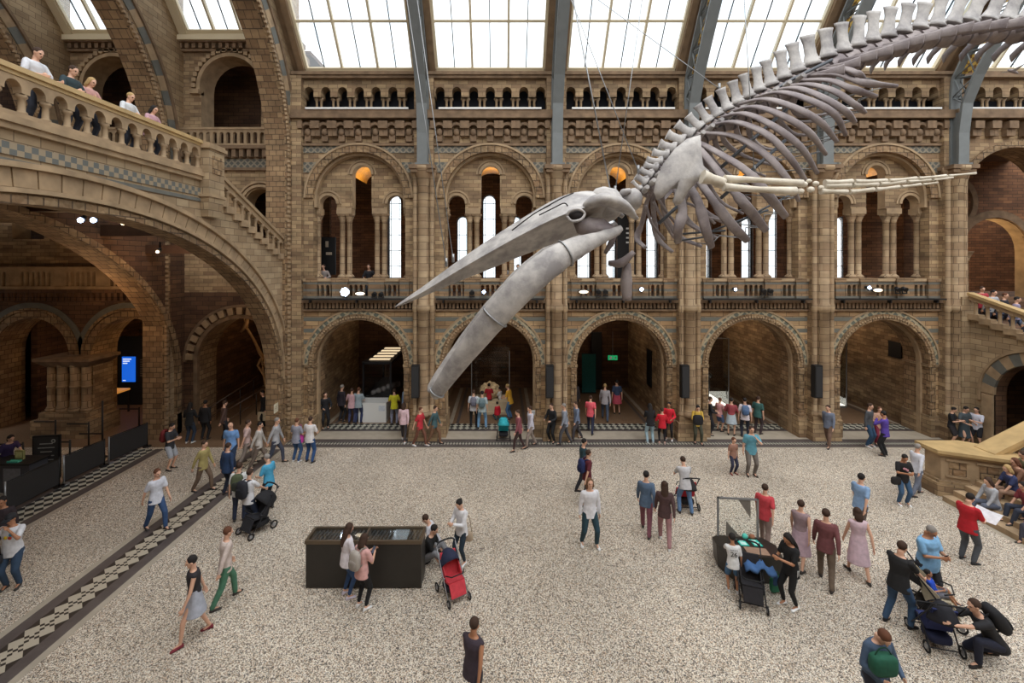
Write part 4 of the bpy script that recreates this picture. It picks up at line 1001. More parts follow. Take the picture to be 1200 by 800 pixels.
# ================================================================= people
SK = {'fair': plain('fair_skin', sm((214, 168, 142)), .55), 'tan': plain('tan_skin', sm((176, 124, 92)), .55), 'brown': plain('brown_skin', sm((116, 76, 56)), .55)}
EYE = plain('eye_dark', sm((30, 22, 20)), .3); LIP = plain('lip', sm((160, 84, 78)), .5)
_cl = {}
def cloth(c):
    c = tuple(c)
    if c not in _cl: _cl[c] = plain('cloth_%02x%02x%02x' % c, sm(c), .85, noise_amt=.12, nscale=12)
    return _cl[c]
HAIRC = {'brown': (62, 42, 30), 'dark': (30, 24, 22), 'blond': (176, 146, 98), 'grey': (140, 134, 128), 'auburn': (96, 58, 38), 'chestnut': (104, 74, 50)}
def remesh(name, mb, vox, mats, smooth=3):
    me = mb.mesh(name, mats[0]); o = D.objects.new('tmp', me); COL.objects.link(o)
    r = o.modifiers.new('r', 'REMESH'); r.mode = 'VOXEL'; r.voxel_size = vox; r.use_smooth_shade = True
    if smooth:
        s = o.modifiers.new('s', 'SMOOTH'); s.factor = .5; s.iterations = smooth
    dg = bpy.context.evaluated_depsgraph_get(); e = o.evaluated_get(dg)
    m2 = D.meshes.new_from_object(e, depsgraph=dg); m2.name = name
    D.objects.remove(o); D.meshes.remove(me)
    m2.materials.clear()
    for m in mats: m2.materials.append(m)
    return m2
def capsule(mb, a, b, ra, rb, n=10):
    a = Vector(a); b = Vector(b); d = (b-a)
    if d.length < 1e-5: d = Vector((0, 0, 1e-3))
    u = d.normalized(); pts = []; rad = []
    for k in (0, 1, 2):
        t = k/2*PI/2; pts.append(a-u*ra*math.cos(t)); rad.append(max(.002, ra*math.sin(t)))
    for k in (0, 1, 2):
        t = PI/2-k/2*PI/2; pts.append(b+u*rb*math.cos(t)); rad.append(max(.002, rb*math.sin(t)))
    mb.tube(pts, rad, n)
def ik(a, t, l1, l2, pole):
    a = Vector(a); t = Vector(t); d = t-a; L = d.length; mx = (l1+l2)*.995
    if L > mx: t = a+d*(mx/L); d = t-a; L = mx
    L = max(L, abs(l1-l2)*1.05+1e-4); u = d.normalized()
    x = (l1*l1-l2*l2+L*L)/(2*L); h = math.sqrt(max(0, l1*l1-x*x))
    p = Vector(pole); p = p-u*p.dot(u)
    if p.length < 1e-4: p = u.orthogonal()
    return a+u*x+p.normalized()*h, t
POSE = {  # hands L,R in H units local (x lateral +left of picture?, y forward negative, z)
 'down': ((.15, .0, .45), (-.15, .0, .45)), 'walk': ((.14, -.12, .47), (-.14, .12, .47)),
 'phone': ((.03, -.2, .68), (-.05, -.18, .67)), 'hold': ((.1, -.17, .6), (-.1, -.17, .6)),
 'push': ((.11, -.26, .57), (-.11, -.26, .57)), 'face': ((.035, -.13, .8), (-.15, .0, .46)), 'camera': ((.06, -.15, .83), (-.06, -.15, .83)),
 'cross': ((-.07, -.1, .68), (.07, -.1, .66)), 'rail': ((.14, -.2, .62), (-.1, -.2, .62)), 'knees': ((.1, -.27, .36), (-.1, -.27, .36)),
 'reach': ((.08, -.3, .6), (-.14, -.04, .48)), 'bag': ((.14, .0, .5), (-.05, -.15, .6))}
npeople = 0
def person(px, py, label, H=1.7, rz=0, pose='down', top=(200, 200, 200), sleeve='short', bottom='long', bot=(50, 60, 80), hair='short', hc='brown', skin='fair', shoe=(60, 55, 52),
           lean=.04, head=.15, yaw=0, feet=((.07, 0), (-.07, 0)), hip=None, wide=1.0, at=None, z0=0, hands=None, group=None, vox=None, printc=None, hat=None, child=False):
    global npeople; npeople += 1
    loc = Vector(at) if at is not None else G(px, py); loc.z = z0
    near = loc.y < 13.5
    vox = vox or (.0115 if near else .0165)
    root = thing('person', label, 'person', loc, rz, group)
    hip = .52 if hip is None else hip
    hs = 1.0+(.16 if child else 0)
    sp = Vector((0, -math.sin(lean), math.cos(lean))); P0 = Vector((0, .0, hip))
    if lean > .3: P0.y += .05*lean
    S = lambda v: v*H
    lat = Vector((1, 0, 0))
    B = MB(); Sh = MB(); Tr = MB()
    w = wide
    prof = [(-.05, .075, .055), (0, .093, .062), (.06, .084, .058), (.11, .074, .05), (.17, .085, .057), (.23, .1, .062), (.275, .098, .052), (.3, .06, .038), (.315, .034, .032), (.345, .031, .032), (.37, .03, .03)]
    belly = (w-1)*.05
    pts = [S(P0+sp*a) for a, b, c in prof]
    B.tube(pts, [(b*H*w*.97, c*H*w*.97) for a, b, c in prof], 14, up=lat)
    shp = [p for p in prof if -.045 <= p[0] <= .3] if bottom != 'dress' else [p for p in prof if p[0] <= .3]
    ext = [(-.08, .1, .07)] if bottom not in ('dress',) else []
    rings_ = ext+shp
    Sh.tube([S(P0+sp*a+Vector((0, -belly*(1 if .0 <= a <= .15 else .3), 0))) for a, b, c in rings_], [((b+.012)*H*w, (c+.013)*H*w+(belly*H if 0 <= a <= .15 else 0)) for a, b, c in rings_], 16, up=lat)
    # head
    nk = P0+sp*.345; hd = Vector((math.sin(yaw)*.3*math.sin(head), -math.sin(head+lean*.5), math.cos(head+lean*.5)))
    fw = Vector((math.sin(yaw), -math.cos(yaw), 0)); fw = (fw-hd*fw.dot(hd)).normalized(); rt = fw.cross(hd).normalized()
    hcn = nk+hd*.062*hs+fw*.01
    def hp(f, u, r): return S(hcn+(fw*f+hd*u+rt*r)*hs)
    def ell(mb, c, rf, ru, rr, n=12):
        prof_ = [(math.sin(PI*k/n), -math.cos(PI*k/n)) for k in range(n+1)]
        mb.loft([[Vector(c)+(fw*(max(q, .03)*rf*math.cos(2*PI*j/14))+rt*(max(q, .03)*rr*math.sin(2*PI*j/14))+hd*(z*ru))*H*hs for j in range(14)] for q, z in prof_])
    ell(B, hp(-.004, .012, 0), .054, .052, .044); ell(B, hp(.012, -.022, 0), .036, .042, .034); ell(B, hp(.03, -.05, 0), .016, .014, .018)
    capsule(B, hp(.048, .004, 0), hp(.061, -.017, 0), .005*H, .0085*H, 6)
    for s in (-1, 1): ell(B, hp(-.002, -.004, s*.046), .012, .018, .006, 6)
    ell(B, hp(.044, .012, 0), .012, .006, .032, 6)
    # arms
    HA = hands or POSE[pose]
    for s, hnd in ((1, HA[0]), (-1, HA[1])):
        sh = P0+sp*.272+lat*(s*.098*w)
        tg = Vector(hnd); 
        if hip < .5 and hands is None: tg = tg+Vector((0, 0, hip-.52))
        if lean > .15 and hands is None: tg = tg+Vector((0, -math.sin(lean)*.15, 0))
        pole = (s*.55, .6, -.5) if hnd[2] < .74 else (s*.7, -.35, -.9)
        el, wr = ik(sh, tg, .168, .148, pole)
        capsule(B, S(sh), S(el), .027*H, .021*H); capsule(B, S(el), S(wr), .021*H, .0145*H)
        fd = (wr-el).normalized()
        inn = Vector((-s, 0, 0)); inn = (inn-fd*inn.dot(fd)); inn = inn.normalized() if inn.length > .1 else fd.orthogonal().normalized()
        side = fd.cross(inn).normalized()
        if side.y > 0: side = -side          # thumb side points forward
        pe = wr+fd*.05
        mbx = [S(wr+fd*.005)+S(side)*q*.016+S(inn)*r*.008 for q, r in ((-1, -1), (1, -1), (1, 1), (-1, 1))]
        mby = [S(pe)+S(side)*q*.022+S(inn)*r*.008 for q, r in ((-1, -1), (1, -1), (1, 1), (-1, 1))]
        B.hexa(mbx, mby)
        for q, ln in ((-.0165, .034), (-.0055, .042), (.0055, .045), (.0165, .04)):
            a = pe+side*q; b = a+fd*ln*.5+inn*.006; c = b+(fd*.8+inn*.6)*ln*.5
            capsule(B, S(a), S(b), .0054*H, .005*H, 6); capsule(B, S(b), S(c), .005*H, .0044*H, 6)
        a = wr+fd*.018+side*.014; b = a+(side*.8+fd*.7)*.024; c = b+(fd*.9+inn*.35)*.022
        capsule(B, S(a), S(b), .0062*H, .0058*H, 6); capsule(B, S(b), S(c), .0056*H, .005*H, 6)
        if sleeve == 'long':
            capsule(Sh, S(sh), S(el), .038*H, .031*H); capsule(Sh, S(el), S(wr-fd*.005), .031*H, .022*H)
        elif sleeve == 'short':
            m_ = sh+(el-sh)*.72; capsule(Sh, S(sh), S(m_), .039*H, .036*H)
        else: capsule(Sh, S(sh-lat*(s*.02)), S(sh), .034*H, .03*H)
    # legs
    shoes = []
    for s, ft in ((1, feet[0]), (-1, feet[1])):
        hj = P0+Vector((s*.052*w, 0, -.02)); an = Vector((ft[0], ft[1], .045 if len(ft) < 3 else ft[2]+.045))
        kn, an = ik(hj, an, .245, .24, (s*.15, -1, .1))
        capsule(B, S(hj), S(kn), .047*H*w, .031*H); capsule(B, S(kn), S(an), .03*H, .018*H)
        capsule(B, S(an), S(an+Vector((0, -.06, -.022))), .018*H, .014*H)
        fd = Vector((s*.18, -1, 0)).normalized(); shoes.append((an, fd))
        if bottom == 'long':
            capsule(Tr, S(hj), S(kn), .06*H*w, .042*H); capsule(Tr, S(kn), S(an+Vector((0, .004, .012))), .042*H, .032*H)
        elif bottom == 'tight':
            capsule(Tr, S(hj), S(kn), .055*H*w, .037*H); capsule(Tr, S(kn), S(kn+(an-kn)*.85), .037*H, .026*H)
        elif bottom == 'shorts':
            k2 = hj+(kn-hj)*.85; capsule(Tr, S(hj), S(k2), .062*H*w, .052*H)
    if bottom in ('long', 'tight', 'shorts'):
        Tr.tube([S(P0+sp*a) for a in (-.07, -.03, 0, .05)], [(.07*H*w, .055*H*w), (.1*H*w, .07*H*w), (.102*H*w, .071*H*w), (.092*H*w, .066*H*w)], 14, up=lat)
    else:
        ln = .3 if bottom == 'dress' else .2; kf = Vector((0, (feet[0][1]+feet[1][1])/2, 0))
        Tr.tube([S(P0+sp*.1), S(P0+sp*.02), S(P0+Vector((0, 0, -ln*.5))+kf*.3), S(P0+Vector((0, 0, -ln))+kf*.5)], [(.088*H*w, .064*H*w), (.105*H*w, .075*H*w), (.125*H*w, .1*H*w), (.145*H*w, .125*H*w)], 16, up=lat)
    me = remesh('body', B, vox*1.0, [SK[skin], EYE, LIP], 2)
    eyes = [hp(.047, .002, s*.018) for s in (-1, 1)]; lp = hp(.05, -.033, 0)
    for p in me.polygons:
        c = p.center
        if (c-eyes[0]).length < .009*H or (c-eyes[1]).length < .009*H: p.material_index = 1
        elif (c-lp).length < .008*H: p.material_index = 2
    link(D.objects.new('body', me), root)
    link(D.objects.new('shirt' if bottom != 'dress' else 'dress_top', remesh('shirt', Sh, vox*1.25, [cloth(top)])), root)
    nm = {'long': 'trousers', 'tight': 'leggings', 'shorts': 'shorts', 'skirt': 'skirt', 'dress': 'dress_skirt'}[bottom]
    link(D.objects.new(nm, remesh(nm, Tr, vox*1.25, [cloth(bot)])), root)
    for an, fd in shoes:
        mb = MB(); sd = Vector((-fd.y, fd.x, 0)); rr = []
        base = an-Vector((0, 0, .045))
        for t, wd, h in ((-.035, .014, .03), (-.025, .02, .05), (0, .021, .055), (.03, .021, .042), (.06, .025, .03), (.085, .022, .024), (.1, .01, .016)):
            c = base+fd*t
            rr.append([S(c+sd*(wd*math.cos(a))+Vector((0, 0, max(0.0, h*(.5+.5*math.sin(a)))))) for a in [2*PI*k/10 for k in range(10)]])
        mb.loft(rr); mb.build('shoe', cloth(shoe), root)
    if hair != 'bald':
        Hh = MB()
        ell(Hh, hp(-.013, .02, 0), .056, .054, .05)
        if hair in ('long', 'bob'):
            L = .2 if hair == 'long' else .09
            Hh.tube([hp(-.02, .03, 0), hp(-.035, -.03, 0), hp(-.042, -.03-L*.5, 0)+Vector((0, .0, 0)), hp(-.045, -.03-L, 0)], [(.045*H*hs, .03*H*hs), (.056*H*hs, .036*H*hs), (.06*H*hs, .03*H*hs), (.035*H*hs, .015*H*hs)], 12, up=rt)
            for s in (-1, 1): capsule(Hh, hp(.0, .03, s*.04), hp(.0, -.05, s*.05), .016*H, .012*H, 8)
        if hair == 'tail':
            Hh.tube([hp(-.06, .02, 0), hp(-.085, -.01, 0), hp(-.085, -.08, 0), hp(-.07, -.13, 0)], [.016*H, .024*H, .02*H, .006*H], 8)
        if hair == 'bun': ell(Hh, hp(-.058, .03, 0), .02, .02, .02, 8)
        link(D.objects.new('hair', remesh('hair', Hh, vox*1.1, [cloth(HAIRC[hc])])), root)
    if hat:
        mb = MB(); ell(mb, hp(-.004, .035, 0), .062, .042, .055); mb.tube([hp(.03, .035, 0), hp(.11, .022, 0)], [(.05*H, .006*H), (.035*H, .004*H)], 12, up=rt); mb.build('cap', cloth(hat), root)
    if printc:
        for k, (c_, dx, dz) in enumerate(printc):
            mb = MB(); c = S(P0+sp*(.19+dz)); mb.ball(c+Vector((dx*H, -.073*H*w, 0)), (.022*H, .012, .022*H), 6); mb.build('shirt_print', cloth(c_), root)
    root['_H'] = H; root['_hip'] = hip; root['_lean'] = lean
    return root
def rbox(mb, c, s, e=3.0, n=10, T=None):    # rounded box (superellipsoid)
    rings = []
    f = lambda v: math.copysign(abs(v)**(2/e), v)
    for k in range(n+1):
        ph = -PI/2+PI*k/n
        rings.append([(c[0]+s[0]*f(max(math.cos(ph), .02))*f(math.cos(a)), c[1]+s[1]*f(max(math.cos(ph), .02))*f(math.sin(a)), c[2]+s[2]*f(math.sin(ph))) for a in [2*PI*j/16 for j in range(16)]])
    if T: rings = [[T(p) for p in r] for r in rings]
    mb.loft(rings)
def backpack(p, label, col, sc=1.0, col2=None):
    H = p['_H']; hip = p['_hip']; ln = p['_lean']
    t = thing('backpack', label, 'backpack', p.location, p.rotation_euler[2])
    sp = Vector((0, -math.sin(ln), math.cos(ln))); o = Vector((0, .05*ln if ln > .3 else 0, hip))
    c = (o+sp*.19)*H+Vector((0, math.cos(ln), math.sin(ln)))*(.075*H+.085*sc)
    t.location = p.location+Matrix.Rotation(p.rotation_euler[2], 3, 'Z')@c
    t.rotation_euler = (ln, 0, p.rotation_euler[2])
    m = cloth(col); m2 = cloth(col2 or tuple(max(0, x-25) for x in col))
    mb = MB(); rbox(mb, (0, 0, 0), (.15*sc, .085*sc, .22*sc)); mb.build('bag', m, t)
    mb = MB(); rbox(mb, (0, .07*sc, -.07*sc), (.115*sc, .045*sc, .11*sc)); mb.build('pocket', m2, t)
    for s in (-1, 1):
        mb = MB(); mb.tube(interp([(s*.08, -.07*sc, -.15), (s*.1, -.27, -.05), (s*.1, -.27, .12), (s*.08, -.15, .21), (s*.06, -.05, .16)], 4), [(.022, .008)]*17, 6); mb.build('strap', m2, t)
    return t
def handbag(px, py, Y, label, col, s=(.14, .06, .12), name='handbag', strap=.5, rz=0):
    t = thing(name, label, 'bag', W(px, py, Y), rz)
    mb = MB(); rbox(mb, (0, 0, 0), s, 4); mb.build('bag', cloth(col), t)
    if strap: mb = MB(); mb.tube(interp([(-s[0]*.8, 0, s[2]*.6), (-s[0]*.3, 0, s[2]+strap*.7), (s[0]*.3, 0, s[2]+strap*.7), (s[0]*.8, 0, s[2]*.6)], 4), .01, 6); mb.build('strap', cloth(tuple(max(0, x-30) for x in col)), t)
    return t
def phone(p, label):
    v = Vector((-.01, -.2, .69))*p['_H']; t = thing('phone', label, 'phone', p.location+Matrix.Rotation(p.rotation_euler[2], 3, 'Z')@v, p.rotation_euler[2])
    t.rotation_euler[0] = .6
    mb = MB(); rbox(mb, (0, 0, 0), (.037, .006, .075), 8); mb.build('case', M['black'], t)
    mb = MB(); mb.box(-.032, .032, .005, .0075, -.068, .068); mb.build('screen', cloth((90, 100, 120)), t); return t
FR = plain('stroller_frame', sm((46, 46, 50)), .4, .5); FRL = plain('silver_frame', sm((160, 162, 165)), .35, .7); TYRE = plain('tyre', sm((26, 26, 28)), .8); HUB = plain('hub', sm((150, 150, 152)), .4, .4)
def stroller(px, py, label, rz, fabric, canopy, seat=None, basket=(30, 30, 34), frame=None, s=1.0, canopy_on=True, wheel=.11, cend=2.0):
    t = thing('stroller', label, 'stroller', G(px, py), rz); fr = frame or FR     # faces -Y
    t.scale = (s, s, s)
    mb = MB()
    for x in (-.25, .25):
        mb.tube([(x, .42, 1.02), (x, .3, .85), (x, -.12, .3), (x, -.32, .1)], .014, 6)
        mb.tube([(x, .3, .1), (x, .12, .4), (x, -.06, .52)], .013, 6)
        mb.tube([(x, .42, 1.02), (x*.96, .47, 1.06)], .02, 6)
    mb.tube([(-.25, .3, .1), (.25, .3, .1)], .012, 6); mb.tube([(-.25, -.3, .14), (.25, -.3, .14)], .012, 6)
    mb.build('frame', fr, t)
    mb = MB(); mb.tube(interp([(-.25, .42, 1.02), (-.15, .47, 1.07), (.15, .47, 1.07), (.25, .42, 1.02)], 4), .019, 8); mb.build('handle', TYRE, t)
    for x, y in ((-.27, .3), (.27, .3), (-.25, -.33), (.25, -.33)):
        r = wheel if y > 0 else wheel*.85; dx = .016
        mb = MB(); mb.tube([(x+dx*math.copysign(1, x)+0, y+(r-.018)*math.cos(a), r+(r-.018)*math.sin(a)) for a in [2*PI*k/16 for k in range(17)]], .018, 6); wo = mb.build('wheel', TYRE, t)
        mb = MB(); mb.tube([(x-.004, y, r), (x+.034*math.copysign(1, x), y, r)], r*.45, 10); mb.build('hub', HUB, wo)
    sc_ = cloth(seat or fabric)
    mb = MB(); mb.hexa([(-.2, -.2, .42), (.2, -.2, .42), (.21, .12, .36), (-.21, .12, .36)], [(-.2, -.2, .47), (.2, -.2, .47), (.21, .12, .41), (-.21, .12, .41)]); mb.hexa([(-.21, .12, .36), (.21, .12, .36), (.21, .16, .36), (-.21, .16, .36)], [(-.2, .3, .88), (.2, .3, .88), (.2, .34, .88), (-.2, .34, .88)])
    mb.hexa([(-.19, -.34, .18), (.19, -.34, .18), (.19, -.31, .18), (-.19, -.31, .18)], [(-.2, -.22, .44), (.2, -.22, .44), (.2, -.19, .44), (-.2, -.19, .44)])
    for x in (-.21, .19): mb.hexa([(x, -.1, .42), (x+.02, -.1, .42), (x+.02, .14, .38), (x, .14, .38)], [(x, .0, .56), (x+.02, .0, .56), (x+.02, .3, .82), (x, .3, .82)])
    mb.build('seat', sc_, t)
    if canopy_on:
        mb = MB(); rings = []
        for k in range(9):
            a = .3+cend*k/8
            rings.append([(.24*math.cos(b), .2+.36*math.sin(b)*math.cos(a), .6+.38*math.sin(b)*math.sin(a)) for b in [PI*j/14 for j in range(15)]])
        mb.loft(rings, 0, True, False, False); o = mb.build('canopy', cloth(canopy), t); m = o.modifiers.new('thick', 'SOLIDIFY'); m.thickness = .015
    mb = MB(); rbox(mb, (0, .08, .22), (.2, .2, .09), 4); mb.build('basket', cloth(basket), t)
    mb = MB(); mb.tube([(-.24, -.1, .6), (-.15, -.24, .62), (.15, -.24, .62), (.24, -.1, .6)], .014, 6); mb.build('bumper_bar', TYRE, t)
    return t
# ================================================================= exhibits, lamps, signs
# main dark display case
fz = lambda o: o
t = thing('display_case', 'long dark display case with slotted glazed top in the middle of the floor', 'display case', (-3.21, 10.57, 0))
DB = plain('bronze_panel', sm((50, 46, 42)), .4, .3, noise_amt=.08)
mb = MB(); mb.box(-1.34, 1.34, -.27, .27, .03, 1.04); mb.box(-1.3, 1.3, -.23, .23, 0, .03); mb.build('cabinet', DB, t)
mb = MB()
mb.box(-1.36, 1.36, -.29, -.24, 1.04, 1.12); mb.box(-1.36, 1.36, .24, .29, 1.04, 1.12); mb.box(-1.36, -1.3, -.24, .24, 1.04, 1.12); mb.box(1.3, 1.36, -.24, .24, 1.04, 1.12); mb.box(-.02, .02, -.24, .24, 1.04, 1.12)
mb.build('rim', plain('bronze_rim', sm((104, 90, 74)), .35, .5), t)
mb = MB()
for k in range(30): x = -1.27+k*.0877; mb.hexa([(x, -.22, 1.045), (x+.03, -.22, 1.045), (x+.1, .22, 1.045), (x+.07, .22, 1.045)], [(x, -.22, 1.07), (x+.03, -.22, 1.07), (x+.1, .22, 1.07), (x+.07, .22, 1.07)])
mb.build('slat', plain('slat_grey', sm((96, 96, 98)), .5), t)
mb = MB(); mb.box(-1.3, 1.3, -.24, .24, 1.095, 1.105); mb.build('glass_top', M['glass'], t)
mb = MB(); mb.box(.64, .98, -.2, .22, 1.072, 1.085); mb.build('panel_screen', plain('pale_panel', sm((176, 184, 192)), .2), t)
# angular case at right
t = thing('display_case', 'angular dark low case with upright glass panel and sloping graphic top at right', 'display case', (6.05, 11.0, 0), -.1)
hx = [(-.72, -.05), (-.68, .35), (-.5, .5), (.6, .5), (.75, .1), (.6, -.55), (-.5, -.62)]
top_ = lambda x, y: .66-.16*(y+.6)
mb = MB(); mb.hexa([(x*.95, y*.95, .04) for x, y in hx], [(x, y, top_(x, y)) for x, y in hx]); mb.hexa([(x*.88, y*.88, 0) for x, y in hx], [(x*.88, y*.88, .04) for x, y in hx]); mb.build('cabinet', DB, t)
mb = MB()
for x0, x1 in ((-.52, -.48), (.46, .5)): mb.box(x0, x1, .42, .47, .4, 1.5)
mb.box(-.52, .5, .42, .47, 1.46, 1.5); mb.build('panel_frame', FRL, t)
mb = MB(); mb.box(-.48, .46, .44, .45, .42, 1.46); mb.build('glass_panel', M['glass'], t)
mb = MB(); mb.poly([(.0, .435, 1.46), (.3, .435, 1.46), (.3, .435, 1.0)]); mb.poly([(-.3, .435, .9), (-.3, .435, .5), (.05, .435, .5)]); o_ = mb.build('grey_triangle', cloth((120, 112, 104)), t); o_.modifiers.new('t', 'SOLIDIFY').thickness = .004
q = lambda x, y, h: (x, y, top_(x, y)+h)
mb = MB(); mb.hexa([q(-.15, -.45, .002), q(.35, -.5, .002), q(.4, -.15, .002), q(-.1, -.1, .002)], [q(-.15, -.45, .014), q(.35, -.5, .014), q(.4, -.15, .014), q(-.1, -.1, .014)]); mb.build('graphic_panel', cloth((150, 120, 100)), t)
for k, (x, y) in enumerate(((-.02, .12), (.3, .1))):
    lf = thing('leaflet', 'turquoise leaflet on the angular case, %s of two' % ('left', 'right')[k], 'leaflet', (6.05+x, 11.0+y, top_(x, y)+.004), -.1); lf.rotation_euler[0] = -.16
    mb = MB(); mb.box(-.1, .1, -.17, .17, 0, .012); mb.build('sheet', cloth((40, 190, 172)), lf); mb = MB(); mb.box(-.07, .07, -.14, .02, .012, .016); mb.box(-.05, .05, .06, .14, .012, .016); mb.build('printed_block', cloth((190, 228, 220)), lf)
t = thing('teddy_toy', 'small turquoise and brown toy standing at the back of the angular case', 'toy', (6.3, 11.32, .52))
mb = MB(); mb.ball((-.1, 0, .07), .07, 7); mb.build('body', cloth((90, 196, 180)), t); mb = MB(); mb.ball((.08, 0, .06), (.08, .06, .06), 7); mb.build('paw', cloth((150, 96, 70)), t)
# loudspeakers on the piers
def loud(k, x):
    t = thing('loudspeaker', 'slim black column loudspeaker on the %s full pier from the left' % ORD[k], 'loudspeaker', (x, 18.6, 1.9), 0, 'pier loudspeakers')
    mb = MB(); mb.box(-.16, .16, -.14, .12, 0, 1.36); mb.build('cabinet', M['black'], t)
    mb = MB(); mb.box(-.13, .13, -.155, -.14, .05, 1.3); mb.build('grille', plain('grille', sm((40, 40, 42)), .7) if k == 0 else D.materials['grille'], t)
    mb = MB(); mb.box(-.04, .04, .12, .3, .5, .9); mb.build('bracket', M['black'], t)
for k, px_ in enumerate((487, 644, 802, 957)): loud(k, (px_-CX)*18.6/F)
# lamps on the balcony
BL = M['lamp_blue']
for k, (x, y, r, lb) in enumerate(((404, 342, .17, 'dazzling white stage lamp on the first balcony left of the whale snout'), (567, 342, .07, 'small blue-white stage lamp on the second balcony under the snout'), (752, 339, .075, 'blue-white stage lamp on the third balcony'), (862, 339, .06, 'blue-white stage lamp on the fourth balcony'), (1019, 337, .07, 'blue-white stage lamp on the rightmost balcony'))):
    t = thing('stage_lamp', lb, 'lamp', W(x, y, 18.85))
    mb = MB(); mb.tube([(0, .22, .02), (0, .03, 0)], [r*.8, r*1.2], 12); mb.box(-.02, .02, .05, .09, -.02-r*1.6, 0); mb.build('housing', M['black'], t)
    mb = MB(); mb.ball((0, 0, 0), (r, r*.5, r), 8); mb.build('lens', plain('dazzling_lens', (.72, .82, 1, 1), .3, emis=40) if k == 0 else BL, t)
for k, (x, y) in enumerate(((422, 344), (684, 342), (1029, 340))):
    t = thing('warm_lamp', 'oval warm flood lamp on the balcony, %s of three from the left' % ORD[k], 'lamp', W(x, y, 18.85))
    mb = MB(); mb.ball((0, .08, 0), (.24, .1, .1), 8); mb.build('housing', M['black'], t); mb = MB(); mb.ball((0, 0, 0), (.2, .04, .07), 8); mb.build('lens', plain('warm_lens', (1, .82, .6, 1), .3, emis=1.6) if k == 0 else D.materials['warm_lens'], t)
for k, (x, y) in enumerate(((438, 345), (446, 345), (553, 343), (702, 342), (710, 342), (896, 341), (904, 341), (1054, 339), (1062, 339))):
    t = thing('floodlight', 'small black balcony floodlight, %s counting from the left' % ORD[k], 'lamp', W(x, y, 18.9))
    mb = MB(); mb.tube([(0, .18, .05), (0, 0, -.02)], [.07, .1], 10); mb.build('housing', M['black'], t); mb = MB(); mb.box(-.1, .1, .06, .1, -.2, -.14); mb.box(-.11, -.09, .06, .1, -.2, .05); mb.box(.09, .11, .06, .1, -.2, .05); mb.build('yoke', M['black'], t)
for k in range(5):
    c = PXS[k]+2.85; t = thing('balcony_ledge', 'thin dark lamp rail along the foot of the %s balcony' % ORD[k], 'lamp rail', (c, 18.9, 5.96)); mb = MB(); mb.box(-2.3, 2.3, -.06, .12, -.01, .05); mb.build('rail', M['black'], t); mb = MB()
    for u in (-2, 0, 2): mb.box(u-.03, u+.03, .0, .22, -.14, 0)
    mb.build('bracket', M['black'], t)
# showcase in the first arch
t = thing('showcase', 'large glass showcase with lit roof on white plinth in the first arch', 'showcase', (-6.0, 20.9, 0))
mb = MB(); mb.box(-.75, .55, 0, .9, 0, .92); mb.build('plinth', M['white'], t)
mb = MB(); mb.box(.2, .5, -.012, 0, .55, .8); mb.build('label_panel', cloth((200, 206, 214)), t)
mb = MB()
for x in (-.8, .55):
    for y in (.9, 4.6): mb.box(x-.04, x+.04, y-.04, y+.04, .9, 2.6)
mb.box(-.84, .6, .86, 4.64, 2.55, 2.68); mb.box(-.84, .6, .86, 4.64, .85, .95); mb.build('frame', FR, t)
mb = MB(); mb.box(-.8, .55, .9, .91, .95, 2.55); mb.box(-.8, -.79, .9, 4.6, .95, 2.55); mb.box(.54, .55, .9, 4.6, .95, 2.55); mb.build('glass', M['glass'], t)
mb = MB()
for k in range(5): mb.box(-.6, .4, 1.2+k*.7, 1.5+k*.7, 2.69, 2.71)
mb.build('light_panel', plain('lit_roof_panel', (1, .78, .5, 1), .4, emis=.7), t)
mb = MB()
for k in range(6): mb.ball((-.4+.17*k, 1.3+.3*k, 1.05), (.16, .2, .12+.02*k), 6)
mb.build('specimen', BONER, t)
# meteorite exhibit in the second arch
t = thing('exhibit_plinth', 'white stepped plinth with pale boulder under glass in the second arch', 'exhibit plinth', W(575, 478, 22.6)*Vector((1, 1, 0)) if False else ((575-CX)*22.6/F, 22.6, 0))
mb = MB(); mb.box(-.95, .95, -.6, .9, 0, .12); mb.box(-.9, .9, -.3, .9, .12, .55); mb.box(-.55, .4, -.55, -.3, .12, .5); mb.build('plinth', plain('cream_plinth', sm((206, 190, 160)), .6), t)
mb = MB(); mb.box(-.95, .95, .92, .94, .55, 3.1); mb.box(-.95, -.93, -.3, .92, .55, 3.1); mb.box(.93, .95, -.3, .92, .55, 3.1); mb.build('glass', M['glass'], t)
mb = MB()
for x in (-.95, .95): mb.box(x-.015, x+.015, -.32, -.28, .55, 3.1)
mb.build('glass_edge', STEEL, t)
t = thing('boulder', 'pale rough boulder on the plinth in the second arch', 'boulder', ((574.5-CX)*22.7/F, 22.7, .55))
mb = MB(); mb.ball((0, .15, .42), (.55, .35, .42), 12); o = hump(subdiv(mb.build('rock', plain('pale_rock', sm((214, 190, 150)), .85, noise_amt=.35, nscale=9), t), 2), .16, .12)
point('boulder_light', ((574-CX)*21/F, 21.2, 3.6), 25, (1, .88, .7), .2)
# sign on stand
t = thing('sign_stand', 'small white notice on a thin post before the second arch', 'sign', G(625, 510))
mb = MB(); mb.tube([(0, 0, 0), (0, 0, .75)], .015, 6); mb.tube([(0, 0, 0), (0, 0, .02)], .12, 12); mb.build('post', M['black'], t)
mb = MB(); mb.box(-.22, .22, -.02, .0, .75, 1.1); mb.build('board', M['white'], t); mb = MB(); mb.box(-.17, .17, -.024, -.02, 1.0, 1.03); mb.box(-.17, .1, -.024, -.02, .93, .95); mb.build('printed_line', cloth((150, 160, 170)), t)
